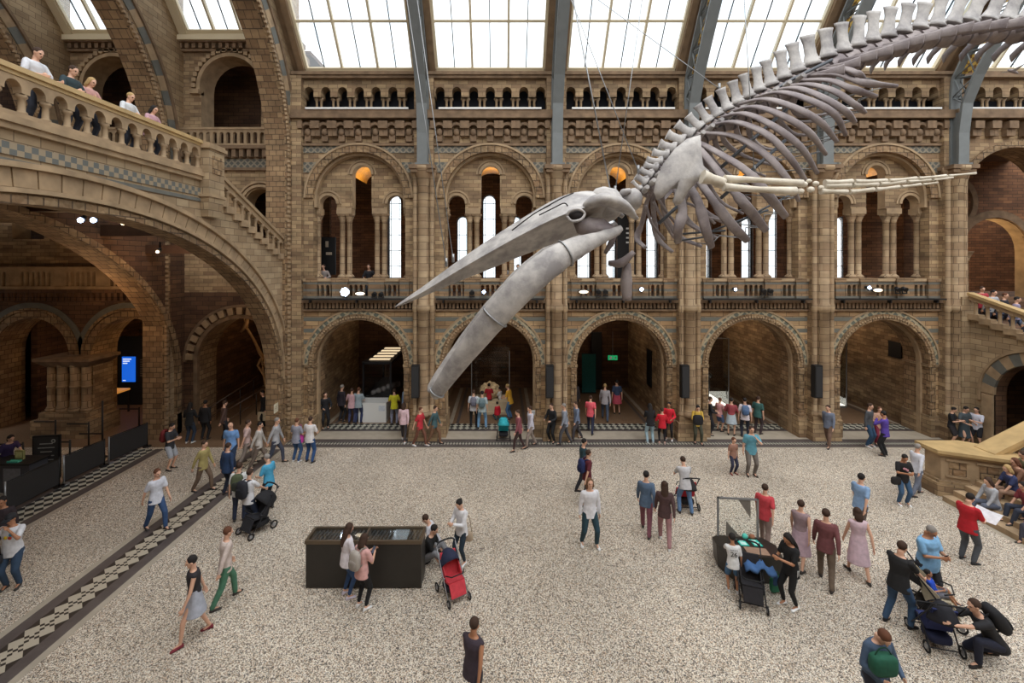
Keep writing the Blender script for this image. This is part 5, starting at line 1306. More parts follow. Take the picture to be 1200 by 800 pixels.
# exit sign, banner, doorway in the third arch
t = thing('exit_sign', 'green running-man emergency exit sign hanging in the third arch', 'sign', W(718, 419, 22.0))
mb = MB(); mb.box(-.23, .23, -.03, .03, -.11, .11); mb.build('panel', plain('exit_green', sm((20, 160, 96)), .4, emis=.5), t)
mb = MB(); mb.box(-.16, -.05, -.034, -.03, -.07, .07); mb.box(.04, .18, -.034, -.03, -.015, .015); mb.hexa([(.1, -.034, .05), (.18, -.034, 0), (.1, -.034, -.05), (.1, -.034, 0)], [(.1, -.03, .05), (.18, -.03, 0), (.1, -.03, -.05), (.1, -.03, 0)]); mb.build('symbol', M['white'], t)
mb = MB(); mb.tube([(0, 0, .11), (0, 0, 1.3)], .008, 5); mb.build('wire', STEEL, t)
t = thing('banner', 'tall teal banner standing in the dark at the left of the third arch', 'banner', W(690, 437, 25.5)); mb = MB(); mb.box(-.4, .4, -.02, .02, -1.1, 1.1); mb.build('sheet', cloth((28, 96, 98)), t); mb = MB(); mb.box(-.42, .42, -.03, .03, 1.1, 1.15); mb.box(-.42, .42, -.03, .03, -1.15, -1.1); mb.build('bar', M['black'], t)
for k, (x, Y, z0, z1, w_) in enumerate(((699, 26, .1, 3.4, .3), (762, 22.8, 1.2, 3.0, .25))):
    t = thing('dark_poster', ('narrow black panel beside the teal banner', 'black framed panel on the right wall of the third arch')[k], 'panel', ((x-CX)*Y/F-(.05 if k else 0), Y, z0))
    mb = MB()
    if k: mb.box(-.03, .03, -.35, .35, 0, z1-z0)
    else: mb.box(-w_, w_, -.03, .03, 0, z1-z0)
    mb.build('panel', M['black'], t)
    mb = MB(); mb.box(-.04 if k else -w_-.02, .04 if k else w_+.02, -.37 if k else -.04, .37 if k else .04, z1-z0, z1-z0+.05); mb.build('frame', FR, t)
# glass cases in arches four and five
for k, (x0, x1, yb, Y, lb) in enumerate(((820, 854, 477, 23.0, 'tall glass case with bright white floor in the fourth arch'), (972, 992, 477, 23.0, 'tall glass case with bright white floor in the fifth arch'))):
    X0 = (x0-CX)*Y/F; X1 = (x1-CX)*Y/F
    t = thing('glass_case', lb, 'glass case', ((X0+X1)/2, Y, 0)); h = (X1-X0)/2
    mb = MB(); mb.box(-h, h, 0, 2.6, 0, .1); mb.build('base', M['bluestone'], t)
    mb = MB(); mb.box(-h+.03, h-.03, .05, 2.5, .1, .13); mb.build('lit_floor', plain('lit_case_floor', (1, .93, .82, 1), .5, emis=1.1) if k == 0 else D.materials['lit_case_floor'], t)
    mb = MB(); mb.box(h-.01, h+.01, 0, 2.6, .1, 3.6); mb.box(-h, h, 0, .01, .1, 3.6); mb.build('glass', M['glass'], t)
    mb = MB(); mb.box(h-.02, h+.02, -.02, .02, .1, 3.6); mb.box(-h, h, -.02, .02, 3.58, 3.62); mb.build('edge', STEEL, t)
    t = thing('silhouette_exhibit', 'dark skeletal specimen inside the glass case of the %s arch' % ('fourth', 'fifth')[k], 'specimen', ((X0+X1)/2-.1, Y+1.2, .13))
    mb = MB(); mb.tube([(-.3, 0, 1.4), (.1, 0, 1.5), (.5, 0, 1.2)], [.12, .2, .1], 10); mb.build('body', M['black'], t)
    for x in (-.2, .35): mb = MB(); mb.tube([(x, 0, 1.3), (x+.05, 0, .7), (x, 0, 0)], [.06, .04, .03], 6); mb.build('leg', M['black'], t)
t = thing('wall_panel', 'small square dark plaque on the right wall of the fifth arch', 'plaque', (18.95, (18.95)*F/(1049-CX), 3.0)); mb = MB(); mb.box(-.03, .01, -.35, .35, 0, .7); mb.build('plate', M['black'], t); mb = MB(); mb.box(-.035, -.03, -.38, .38, -.03, 0); mb.box(-.035, -.03, -.38, .38, .7, .73); mb.build('frame', FR, t)
for k, (x, y, px2) in enumerate(((1188, 500, 0), (1174, 498, 0))): pass
# black museum banner in the gallery, poster, hanging bird
t = thing('gallery_banner', 'tall black banner with lines of white lettering behind the whale jaw joint', 'banner', W(734, 284, 21.0)); mb = MB(); mb.box(-.42, .42, -.03, .03, -1.7, 1.6); mb.build('sheet', M['black'], t)
mb = MB()
for k, w_ in enumerate((.18, .3, .24, .3)): mb.box(-.02, -.02+w_, -.036, -.03, .62-k*.22, .7-k*.22); mb.box(.0+w_, .06+w_, -.036, -.03, .62-k*.22, .68-k*.22)
mb.build('lettering', M['white'], t)
t = thing('framed_exhibit', 'dark framed exhibit in the left opening of the first gallery bay', 'exhibit', W(385, 290, 21.2)); mb = MB(); mb.box(-.34, .34, -.05, .05, -1.3, .5); mb.build('case', M['black'], t); mb = MB(); mb.box(-.12, .02, -.06, -.05, .02, .3); mb.box(-.1, .18, -.06, -.05, -.35, -.22); mb.build('label_card', cloth((176, 160, 140)), t)
t = thing('hanging_bird', 'small pale bird model hanging under the skylight at far right', 'bird', W(1187, 84, 14))
mb = MB(); mb.tube([(-.16, 0, .06), (-.05, 0, .03), (.08, 0, -.02), (.17, 0, -.06)], [(.02, .02), (.055, .05), (.045, .04), (.01, .02)], 8); mb.build('body', BONER, t)
for s in (-1, 1): mb = MB(); mb.hexa([(-.06, 0, .02), (.07, 0, 0), (.02, s*.3, .1), (-.02, s*.3, .1)], [(-.06, 0, .035), (.07, 0, .015), (.02, s*.3, .108), (-.02, s*.3, .108)]); mb.build('wing', BONE, t)
mb = MB(); mb.tube([(0, 0, .03), (.3, .0, 3.0)], .005, 4); mb.build('wire', STEEL, t)
# ------------------------------------------------ left entrance area
def rot_between(a, b): return math.atan2(b.y-a.y, b.x-a.x)
def barrier(pa, pb, lb, h=1.0):
    a = G(*pa); b = G(*pb); L = (b-a).length; t = thing('mesh_barrier', lb, 'barrier', a, rot_between(a, b))
    mb = MB(); mb.box(.04, L-.04, -.012, .012, .12, h-.06); mb.build('banner_sheet', plain('dark_mesh', sm((48, 46, 46)), .7) if 'dark_mesh' not in D.materials else D.materials['dark_mesh'], t)
    mb = MB(); mb.tube([(0, 0, h-.03), (L, 0, h-.03)], .02, 6); mb.tube([(0, 0, .1), (L, 0, .1)], .015, 6); mb.build('rail', M['black'], t)
    for x in (.02, L-.02): mb = MB(); mb.tube([(x, 0, 0), (x, 0, h)], .026, 8); mb.tube([(x, 0, 0), (x, 0, .03)], .15, 14); mb.build('post', FRL if x < 1 else M['black'], t)
barrier((127, 543), (173, 523), 'dark mesh barrier nearest the rear bridge pier')
barrier((74, 568), (123, 545), 'dark mesh barrier in the middle of the queue line')
barrier((5, 604), (70, 570), 'dark mesh barrier nearest the viewer at far left')
for k, (x, y, z, lb) in enumerate(((82, 547, 1.6, 'queue post beside the ticket desk blackboard'), (104, 523, 1.6, 'queue post right of the blackboard'), (120, 536, 2.3, 'tall dark pole by the middle barrier'), (163, 503, 1.1, 'queue post near the lit table'), (27, 550, 1.3, 'queue post at the left of the desk'), (65, 520, 1.9, 'queue post before the clustered pillar'))):
    t = thing('queue_post', lb, 'queue post', G(x, y)); mb = MB(); mb.tube([(0, 0, 0), (0, 0, 1.0 if z < 2 else 2.2)], .03, 8); mb.build('pole', M['black'], t)
    mb = MB(); mb.lathe([(.17, 0), (.17, .02), (.06, .05), (.03, .06)], 14); mb.build('base', M['black'], t)
    mb = MB(); mb.box(-.9, 0, -.004, .004, .9, .95); mb.build('belt', M['black'], t)
# desk with donation box and blackboard
t = thing('ticket_desk', 'dark ticket desk with pale front panel at far left', 'desk', G(28, 572)); mb = MB(); mb.box(-1.2, .5, -.3, .3, .0, .92); mb.build('cabinet', plain('desk_grey', sm((70, 70, 76)), .6), t); mb = MB(); mb.box(-1.25, .55, -.35, .35, .92, .97); mb.build('worktop', M['black'], t); mb = MB(); mb.box(-.35, .2, -.31, -.3, .15, .8); mb.build('front_panel', cloth((124, 124, 128)), t)
g = G(28, 572); 
t = thing('cardboard_stand', 'small yellow-green leaflet holder on the ticket desk', 'leaflet holder', (g.x-.15, g.y, .97)); mb = MB(); mb.box(-.14, .14, -.02, .05, 0, .3); mb.build('holder', cloth((140, 136, 84)), t); mb = MB(); mb.box(-.1, .1, -.03, -.02, .06, .26); mb.build('card', cloth((196, 190, 130)), t)
t = thing('turquoise_tray', 'turquoise tray lying on the ticket desk', 'tray', (g.x-.1, g.y-.2, .975)); mb = MB(); mb.box(-.18, .18, -.07, .07, 0, .02); mb.build('base', cloth((90, 196, 176)), t); mb = MB(); mb.box(-.18, .18, -.07, -.055, .02, .05); mb.box(-.18, .18, .055, .07, .02, .05); mb.build('rim', cloth((70, 170, 150)), t)
t = thing('blackboard_sign', 'upright blackboard sign with white writing by the ticket desk', 'sign', G(55, 560), .15); mb = MB(); mb.box(-.38, .38, -.03, .03, .25, 1.45); mb.build('board', plain('slate_board', sm((56, 54, 54)), .6), t)
mb = MB(); mb.box(-.42, -.38, -.04, .04, 0, 1.5); mb.box(.38, .42, -.04, .04, 0, 1.5); mb.box(-.42, .42, -.04, .04, 1.45, 1.5); mb.build('frame', M['black'], t)
mb = MB()
for k, w_ in enumerate((.2, .26, .18, .24, .22)): mb.box(-w_, w_, -.034, -.03, 1.2-k*.14, 1.23-k*.14)
ring(mb, lambda u, d, v: (u, -.03+d, v), .22, 1.3, .05, .07, -.005, 0, 0, 2*PI, 12); mb.build('chalk_writing', cloth((170, 168, 160)), t)
# lit table and kiosk
t = thing('lit_table', 'table with glowing orange top and thin black legs in the dark left room', 'table', ((131-CX)*22/F, 22, 0))
mb = MB(); mb.box(-.5, .5, -.5, .5, 1.1, 1.18); mb.build('table_top', plain('orange_glow', sm((236, 160, 72)), .5, emis=.35), t)
for x in (-.45, .45):
    for y in (-.45, .45): mb = MB(); mb.box(x-.03, x+.03, y-.03, y+.03, 0, 1.1); mb.build('leg', M['black'], t)
t = thing('screen_kiosk', 'dark kiosk wall with tall blue information screen in the left room', 'kiosk', ((160-CX)*23.5/F, 23.5, 0))
mb = MB(); mb.box(-1.0, 1.1, 0, .3, 0, 3.6); mb.build('panel', M['black'], t)
mb = MB(); mb.box(-.75, -.05, -.03, 0, 1.22, 2.55); mb.build('screen', M['screen'], t)
mb = MB()
for k, w_ in enumerate((.45, .36, .24)): mb.box(-.7, -.7+w_, -.036, -.03, 2.4-k*.11, 2.45-k*.11)
mb.box(-.7, -.55, -.036, -.03, 1.28, 1.32); mb.build('screen_lettering', plain('screen_white', (.8, .9, 1, 1), .4, emis=.8), t)
mb = MB()
for k in range(8): mb.box(.2, .34, -.012, 0, 2.35-k*.12, 2.42-k*.12)
mb.build('side_lettering', cloth((110, 104, 100)), t)
t = thing('rock_exhibit', 'large pale rounded rock in the dark left room', 'rock', ((17-CX)*23/F, 23, .0)); mb = MB(); mb.ball((0, 0, .62), (.65, .5, .5), 12); hump(subdiv(mb.build('rock', plain('grey_rock', sm((150, 140, 128)), .85, noise_amt=.3, nscale=6), t)), .15, .3)
mb = MB(); mb.box(-.7, .7, -.5, .5, 0, .2); mb.build('base', M['wood'], t)
t = thing('notice', 'small cream notice fixed to the foot of the bridge arch', 'notice', W(322, 478, 18.35)+Vector((0, 0, 0)), .25); t.location = (-9.32, 18.3, 1.55); t.rotation_euler[2] = A90
mb = MB(); mb.box(-.16, .16, -.02, 0, -.18, .18); mb.build('sheet', cloth((216, 206, 180)), t); mb = MB(); mb.box(-.1, .1, -.024, -.02, .05, .07); mb.box(-.1, .1, -.024, -.02, -.02, 0); mb.build('printed_line', cloth((150, 140, 120)), t)
# ramp railing and giraffe skeleton in the bay between the bridge arches
def railing(a, b, lb, n=4, h=1.0):
    a = Vector(a); b = Vector(b); t = thing('handrail', lb, 'handrail', a); d = b-a
    mb = MB(); mb.tube([(0, 0, h), d+Vector((0, 0, h))], .035, 6); mb.tube([(0, 0, h*.55), d+Vector((0, 0, h*.55))], .015, 5); mb.build('rail', M['wood'], t)
    for k in range(n+1): mb = MB(); p = d*(k/n); mb.tube([p, p+Vector((0, 0, h))], .025, 6); mb.build('post', M['black'], t)
railing(((245-CX)*20/F, 20.1, 0), ((312-CX)*23/F, 23, .9), 'dark ramp handrail inside the arch left of the bridge foot')
railing(((262-CX)*19.4/F, 19.4, 0), ((318-CX)*21/F, 21, .8), 'second dark ramp handrail nearer the visitors', 3)
t = thing('ramp', 'pale ramp rising behind the handrails under the bridge', 'ramp', (-11.2, 20.2, 0)); mb = MB(); mb.hexa([(-.9, 0, 0), (1.3, 0, 0), (1.3, 4, 0), (-.9, 4, 0)], [(-.9, 0, .05), (1.3, 0, .05), (1.3, 4, .9), (-.9, 4, .9)]); mb.build('deck', M['mosaicfloor'], t); mb = MB(); mb.box(.1, .8, -.03, 0, .35, .75); mb.build('notice_panel', cloth((196, 180, 150)), t)
t = thing('giraffe_skeleton', 'tall lit animal skeleton with long neck in the dark arch behind the bridge', 'skeleton', ((318-CX)*22/F, 22.2, 0))
GB = plain('lit_bone', sm((190, 150, 104)), .6)
WG = lambda px, py: W(px, py, 22.2)-t.location
mb = MB(); mb.tube(interp([WG(289, 384), WG(294, 392), WG(300, 403), WG(304, 412), WG(309, 420)], 3), [.06]*4+[.07]*4+[.09]*5, 8); mb.build('neck', GB, t)
mb = MB(); mb.tube([WG(290, 374), WG(288, 382), WG(282, 389)], [.06, .13, .05], 8); mb.tube([WG(287, 377), WG(286, 371)], .03, 5); mb.build('skull', GB, t)
mb = MB(); mb.tube([WG(309, 420), WG(313, 423), WG(325, 428)], [.12, .2, .16], 8); 
for k in range(7): ring(mb, lambda u, d, v: WG(310+k*2.2, 424)+Vector((d, u, v)), 0, 0, .22, .25, -.02, .02, 0, 2*PI, 12)
mb.build('ribcage', GB, t)
for pts in (((306, 420), (302, 428), (309, 440), (312, 462)), ((311, 425), (308, 432), (311, 445), (310, 465))): mb = MB(); mb.tube([WG(*q) for q in pts], [.07, .06, .045, .04], 7); mb.build('leg', GB, t)
point('skeleton_light', (-11.8, 21.6, 5.0), 7, (1, .65, .35), .1)
# soft overcast daylight, a sun added from above; roof centre left open for light
sl = D.lights.new('zenith_daylight', 'SUN'); sl.energy = 1.6; sl.angle = 1.2; sl.color = (1, .98, .95); so = D.objects.new('zenith_daylight', sl); COL.objects.link(so); so.rotation_euler = (-.42, 0, 0)
so.rotation_euler = (.5, 0, 0)
so.location = (0, 8, 25)
pp = person

# ---- clear figures in the open floor
p = pp(691, 640, 'long-haired man in white long-sleeved top and teal jeans standing alone on open floor', 1.83, .1, 'down', (226, 226, 232), 'long', 'long', (38, 66, 78), 'bob', 'chestnut', shoe=(225, 225, 225), head=-.15, feet=((.1, -.02), (-.1, .06)))
p = pp(406, 699, 'girl in white tee with very long brown hair beside the long dark display case', 1.66, 2.3, 'hold', (222, 216, 222), 'short', 'tight', (48, 74, 112), 'long', 'brown', shoe=(214, 204, 220), head=.3)
p = pp(424, 713, 'girl in pink tee and black leggings in front of the dark case', 1.62, 2.6, 'phone', (214, 166, 162), 'short', 'tight', (20, 20, 24), 'bob', 'brown', shoe=(228, 226, 226), head=.3)
backpack(p, 'pale grey backpack worn by the girl in the pink tee', (168, 160, 152), .95)
phone(p, 'phone held up by the girl in the pink tee')
p = pp(541, 659, 'woman in white long-sleeved blouse and dark jeans standing behind the red and navy stroller', 1.66, -.7, 'phone', (224, 224, 228), 'long', 'tight', (36, 52, 66), 'bun', 'dark', shoe=(228, 228, 228), head=.5)
handbag(548, 628, 11.2, 'beige handbag hanging at the side of the woman in the white blouse', (176, 158, 136))
p = pp(500, 657, 'person in black tee sitting on the floor at the right end of the dark case', 1.72, A90-.2, 'knees', (26, 26, 28), 'short', 'long', (128, 128, 132), 'short', 'dark', hip=.09, lean=.25, head=.3, feet=((.08, -.36), (-.08, -.34)))
p = pp(510, 650, 'crouching person in white top just behind the one in the black tee', 1.6, -A90, 'hold', (206, 206, 214), 'long', 'long', (150, 140, 134), 'short', 'brown', hip=.22, lean=.4, head=.4, feet=((.07, -.12), (-.07, .1)))
stroller(531, 697, 'red and navy folding stroller with silver frame right of the dark case', .55, (176, 38, 52), (34, 40, 66), (196, 60, 70), (34, 36, 50), FRL, .95)
p = pp(803, 601, 'woman in black and white patterned top and light jeans bending over a stroller', 1.66, PI-.1, 'push', (188, 186, 188), 'short', 'long', (92, 122, 160), 'short', 'brown', lean=.3, head=.3, feet=((.1, .0), (-.1, .05)), printc=None)
stroller(803, 592, 'dark stroller with red and blue blankets in front of the woman in patterned top', PI, (60, 40, 44), (40, 38, 40), (188, 44, 56))
p = pp(880, 557, 'man in turquoise tee and grey trousers with a hand raised to his face', 1.78, -.1, 'face', (92, 152, 170), 'short', 'long', (112, 104, 98), 'short', 'brown', head=.1, wide=1.06, shoe=(60, 52, 48))
p = pp(859, 555, 'child in brown top and navy trousers left of the man in turquoise tee', 1.3, .2, 'down', (150, 112, 96), 'short', 'long', (48, 50, 72), 'short', 'auburn', child=True, shoe=(120, 60, 60))
p = pp(1058, 591, 'woman in black tee with pink print and blue jeans looking at her hands', 1.63, -.15, 'phone', (28, 26, 28), 'short', 'long', (58, 88, 120), 'short', 'dark', 'tan', shoe=(226, 226, 226), head=.5, printc=(((196, 140, 150), 0, 0), ((196, 140, 150), .03, -.02), ((196, 140, 150), -.03, .01)))
handbag(1050, 563, 13.8, 'black shoulder bag of the woman in the black printed tee', (30, 28, 28), strap=0)
p = pp(1134, 658, 'man in red tee and grey jeans reading a large sheet beside the stone steps', 1.75, 1.8, 'hold', (178, 26, 38), 'short', 'long', (74, 78, 84), 'short', 'dark', 'fair', wide=1.08, head=.5, shoe=(48, 48, 50), hands=((.08, -.22, .62), (-.08, -.2, .6)))
t = thing('map_sheet', 'white folded map sheet held by the man in the red tee', 'paper', (12.4, 11.36, 1.12), 1.8); t.rotation_euler[0] = .9
mb = MB(); mb.hexa([(-.26, -.01, -.17), (.0, -.05, -.17), (.0, -.05, .17), (-.26, -.01, .17)], [(-.26, -.004, -.17), (.0, -.044, -.17), (.0, -.044, .17), (-.26, -.004, .17)]); mb.build('left_leaf', cloth((228, 228, 232)), t)
mb = MB(); mb.hexa([(0, -.05, -.17), (.26, -.01, -.17), (.26, -.01, .17), (0, -.05, .17)], [(0, -.044, -.17), (.26, -.004, -.17), (.26, -.004, .17), (0, -.044, .17)]); mb.build('right_leaf', cloth((222, 222, 228)), t)
p = pp(927, 711, 'woman with long black hair in black dress with white side stripes and white trainers', 1.66, -A90+.2, 'phone', (22, 22, 24), 'short', 'tight', (22, 22, 24), 'long', 'dark', 'tan', shoe=(230, 230, 230), head=.5, wide=1.05, feet=((.06, .03), (-.06, -.05)))
for k in (-1, 1):
    mb = MB(); mb.tube([(.19, .014*k, .92), (.186, .014*k, .84), (.17, -.01+.014*k, .66), (.158, .014*k, .47), (.15, .03+.014*k, .2)], .007, 4); mb.build('side_stripe', M['white'], p)
phone(p, 'phone held by the woman with long black hair')
p = pp(859, 694, 'boy in white numbered jersey and denim shorts leaning on the angular display case', 1.3, PI-.25, 'reach', (216, 216, 216), 'short', 'shorts', (74, 112, 150), 'short', 'dark', 'tan', child=True, shoe=(210, 210, 210), lean=.12)
def text(s, size, parent, loc, rot, mat, name='shirt_lettering'):
    cu = D.curves.new('txt', 'FONT'); cu.body = s; cu.size = size; cu.extrude = .002; cu.align_x = 'CENTER'; cu.align_y = 'CENTER'
    o = D.objects.new('tmp', cu); COL.objects.link(o); dg = bpy.context.evaluated_depsgraph_get()
    me = D.meshes.new_from_object(o.evaluated_get(dg), depsgraph=dg); D.objects.remove(o); me.materials.clear(); me.materials.append(mat)
    o = D.objects.new(name, me); link(o, parent); o.location = loc; o.rotation_euler = rot; return o
text('26', .15, p, (0, .095, .92), (A90+.06, 0, PI), cloth((30, 30, 32)))
text('KAROO', .045, p, (0, .093, 1.02), (A90+.06, 0, PI), cloth((30, 30, 32)))
stroller(880, 704, 'black stroller with pink toy in front of the angular display case', -.35, (26, 26, 28), (22, 22, 24), (34, 32, 36), (24, 24, 26), s=1.0, canopy_on=False)
t = thing('jacket', 'blue denim jacket thrown over the black stroller handle', 'jacket', W(890, 668, 10.05), -.3)
mb = MB(); rr = []
for k in range(9):
    x = -.3+.6*k/8; d = .05*math.sin(k*1.7); rr.append([(x, .16*math.cos(a), (.12-.35*abs(math.sin(a*.5))*0)+.06*math.sin(a)+d-abs(x)*.35) for a in [2*PI*j/12 for j in range(12)]])
mb.loft(rr); hump(mb.build('denim', cloth((62, 98, 146)), t), .1, .15)
mb = MB(); mb.tube([(.25, .0, .05), (.33, .02, -.1), (.32, .03, -.28)], [.06, .055, .045], 8); mb.build('sleeve', cloth((54, 88, 134)), t)
t = thing('toy', 'pink and violet toy lying on the black stroller seat', 'toy', W(884, 687, 10.0), 0)
mb = MB(); mb.ball((0, 0, 0), (.08, .06, .05), 7); mb.build('body', cloth((214, 110, 190)), t); mb = MB(); mb.ball((.06, -.03, .03), .04, 6); mb.build('head', cloth((232, 196, 226)), t)
handbag(909, 684, 10.15, 'green paper shopping bag hanging from the black stroller', (44, 112, 84), (.15, .05, .18), 'shopping_bag', .12, .2)
# ---- family at lower right
p = pp(1053, 733, 'man in black tee and jeans standing left of the two strollers', 1.76, 1.9, 'push', (30, 30, 32), 'short', 'long', (52, 78, 108), 'short', 'brown', 'fair', wide=1.06, head=.35, lean=.1, shoe=(30, 30, 34), feet=((.1, .06), (-.08, -.08)))
p = pp(1086, 704, 'heavy grey-haired man in light blue polo looking at his phone behind the strollers', 1.76, .25, 'phone', (128, 176, 216), 'short', 'long', (46, 48, 56), 'short', 'grey', 'tan', wide=1.3, head=.5)
phone(p, 'phone held by the man in the light blue polo')
stroller(1096, 722, 'black and beige stroller carrying a boy in blue', .9, (40, 38, 38), (34, 32, 32), (176, 164, 140), (34, 34, 36), s=1.1, cend=.95)
g = G(1096, 722)
p = pp(0, 0, 'little boy in bright blue polo lying back in the beige-lined stroller', .98, .9, 'hold', (30, 74, 190), 'short', 'shorts', (120, 120, 128), 'short', 'dark', 'tan', child=True, hip=.12, lean=-.35, at=(g.x, g.y, 0), z0=.37, feet=((.07, -.34, .0), (-.07, -.34, -.02)), shoe=(70, 70, 80), hands=((.06, -.1, .26), (-.06, -.1, .26)), vox=.01)
stroller(1094, 752, 'navy stroller nearest the viewer with its canopy folded over', 2.9, (30, 38, 74), (28, 28, 36), (34, 44, 92), (30, 36, 66), s=1.0, cend=1.3)
p = pp(1162, 776, 'crouching man in black tee and navy trousers reaching toward the strollers', 1.78, -A90-.1, 'reach', (34, 34, 38), 'short', 'long', (30, 34, 52), 'short', 'brown', 'fair', hip=.24, lean=.55, head=-.1, feet=((.08, -.2), (-.1, .12)), hands=((.06, -.5, .4), (-.1, -.42, .36)), shoe=(36, 32, 30))
backpack(p, 'large black backpack on the crouching man', (34, 34, 38), 1.25)
p = pp(0, 0, 'man in slate blue shirt looking down at a green bag at the bottom edge', 1.76, .1, 'hold', (70, 88, 112), 'long', 'long', (44, 48, 62), 'short', 'auburn', at=(6.1, 7.25, 0), head=.75, lean=.1, wide=1.05)
handbag(1035, 778, 7.0, 'dark green bag in the hands of the man in slate blue', (28, 86, 66), (.2, .1, .16), 'carrier_bag', .12)
# ---- walkers shown blurred in the photograph
wf = ((.06, -.14), (-.06, .16))
pp(757, 624, 'walker in slate blue top and maroon trousers crossing behind the lone man', 1.72, PI-.4, 'walk', (84, 104, 128), 'long', 'long', (124, 76, 88), 'short', 'dark', feet=wf)
pp(779, 637, 'walker in dark brown top and pinkish trousers right of the slate blue walker', 1.68, PI-.3, 'walk', (78, 56, 56), 'long', 'long', (160, 120, 122), 'long', 'brown', feet=wf, shoe=(224, 224, 224))
pp(228, 748, 'walker in black top and pale skirt crossing the lower left floor', 1.7, -.9, 'walk', (44, 40, 44), 'none', 'skirt', (168, 172, 184), 'short', 'dark', feet=wf, shoe=(120, 40, 52))
pp(264, 706, 'walker in pale blouse and green trousers behind the black-topped walker', 1.68, 2.4, 'walk', (206, 190, 182), 'long', 'long', (74, 120, 96), 'short', 'auburn', feet=wf)
pp(183, 620, 'walker in white tee and jeans stepping on the chequered border', 1.74, 1.2, 'walk', (208, 210, 220), 'short', 'long', (52, 78, 118), 'short', 'auburn', feet=wf)
pp(0, 0, 'dark-clothed walker leaving the frame at the bottom centre', 1.68, 2.6, 'walk', (62, 52, 62), 'none', 'shorts', (44, 42, 52), 'short', 'brown', 'tan', at=(-.48, 7.35, 0), feet=wf)
pp(896, 640, 'walker in red top passing right behind the upright glass panel', 1.66, 2.4, 'walk', (196, 66, 74), 'short', 'long', (136, 116, 108), 'short', 'brown', feet=wf)
pp(938, 664, 'walker in mauve dress right of the upright glass panel', 1.66, 2.3, 'walk', (150, 128, 132), 'none', 'dress', (190, 164, 176), 'short', 'brown', feet=wf)
pp(968, 684, 'walker in maroon and olive clothes in the middle right of the floor', 1.76, 2.5, 'walk', (112, 66, 68), 'long', 'long', (104, 88, 74), 'short', 'brown', feet=wf)
pp(1006, 676, 'walker in pale pink dress right of the maroon walker', 1.66, 2.9, 'walk', (204, 178, 186), 'none', 'dress', (206, 180, 190), 'bob', 'brown', feet=wf)
pp(1008, 628, 'walker in light blue shirt above the pink dress', 1.74, 1.9, 'walk', (134, 164, 200), 'short', 'long', (96, 84, 80), 'short', 'dark', feet=wf)
pp(1074, 580, 'walker in white top just behind the woman in the printed black tee', 1.68, 1.7, 'walk', (208, 210, 220), 'long', 'long', (110, 116, 132), 'short', 'grey', feet=wf)
# ---- left group
pp(15, 688, 'man in white tee with colourful print and cap raising a hand to his face', 1.76, .25, 'camera', (220, 220, 224), 'short', 'long', (52, 72, 96), 'short', 'dark', 'tan', wide=1.1, hat=(40, 40, 44), printc=(((222, 190, 60), -.02, 0), ((190, 70, 50), .025, -.01), ((60, 140, 180), .035, .03)))
handbag(-4, 655, 10.1, 'dark bag hanging on the hip of the man with the colourful tee', (34, 34, 40), (.12, .05, .12))
pp(4, 660, 'person in dark clothes standing behind the man with colourful tee', 1.72, .4, 'down', (52, 42, 46), 'long', 'long', (44, 44, 52), 'short', 'dark', 'tan')
pp(271, 550, 'bald man in light blue shirt standing by the left crowd facing the hall', 1.76, .1, 'down', (112, 152, 204), 'short', 'long', (36, 52, 78), 'bald', 'grey', wide=1.08)
p = pp(280, 610, 'woman with dark green patterned backpack near the chequered border', 1.7, PI+.3, 'down', (206, 206, 204), 'short', 'long', (44, 52, 74), 'bun', 'brown')
backpack(p, 'green patterned backpack on the woman by the border', (78, 86, 62), 1.1, (40, 44, 36))
p = pp(291, 620, 'woman in white tee with black backpack pushing the empty dark stroller', 1.7, PI-.3, 'push', (216, 216, 220), 'short', 'long', (40, 50, 72), 'bun', 'brown')
backpack(p, 'black backpack on the woman pushing the dark stroller', (34, 36, 44), 1.15)
stroller(301, 622, 'dark stroller beside the two women with backpacks', -.5, (34, 34, 40), (28, 28, 32), s=1.05)
pp(315, 597, 'man in bright turquoise shirt and black trousers walking to the left group', 1.72, -A90-.3, 'hold', (72, 158, 196), 'short', 'long', (26, 28, 34), 'short', 'grey', head=.4)
pp(266, 580, 'person in navy coat in the left crowd, right of the yellow blur', 1.7, 2.8, 'down', (36, 58, 92), 'long', 'long', (34, 40, 58), 'short', 'brown')
p = pp(347, 541, 'woman in grey top with pink bag standing at the left end of the arcade', 1.66, PI-.3, 'hold', (142, 144, 158), 'short', 'long', (54, 84, 124), 'bun', 'auburn', shoe=(222, 222, 222))
handbag(352, 514, 16.9, 'bright pink bag on the arm of the woman in grey', (206, 70, 168), (.13, .08, .15))
pp(363, 541, 'person in white tee and dark blue jeans right of the pink bag', 1.72, PI-.15, 'hold', (216, 212, 212), 'short', 'long', (40, 72, 118), 'short', 'brown', feet=((.07, 0), (-.09, .05)))
p = pp(199, 550, 'young man in dark tee and pale shorts looking at his phone', 1.72, A90, 'phone', (50, 52, 58), 'short', 'shorts', (170, 174, 182), 'short', 'dark', head=.45)
backpack(p, 'dark red backpack of the young man in pale shorts', (112, 34, 36), 1.05)
pp(222, 519, 'woman in black top and jeans with white trainers by the left pier', 1.7, PI, 'hold', (26, 26, 28), 'long', 'long', (44, 54, 70), 'long', 'dark', shoe=(214, 214, 214))
pp(240, 515, 'person in black right of the woman with white trainers', 1.68, PI, 'down', (28, 26, 28), 'long', 'long', (30, 30, 34), 'short', 'dark', 'tan')
pp(262, 516, 'person in brown jacket behind the bald man', 1.7, 2.4, 'walk', (84, 62, 54), 'long', 'long', (36, 36, 44), 'short', 'brown')
pp(309, 500, 'person in black at the foot of the ramp beside the bridge pier', 1.7, -.8, 'down', (24, 24, 28), 'long', 'long', (24, 24, 28), 'short', 'dark')
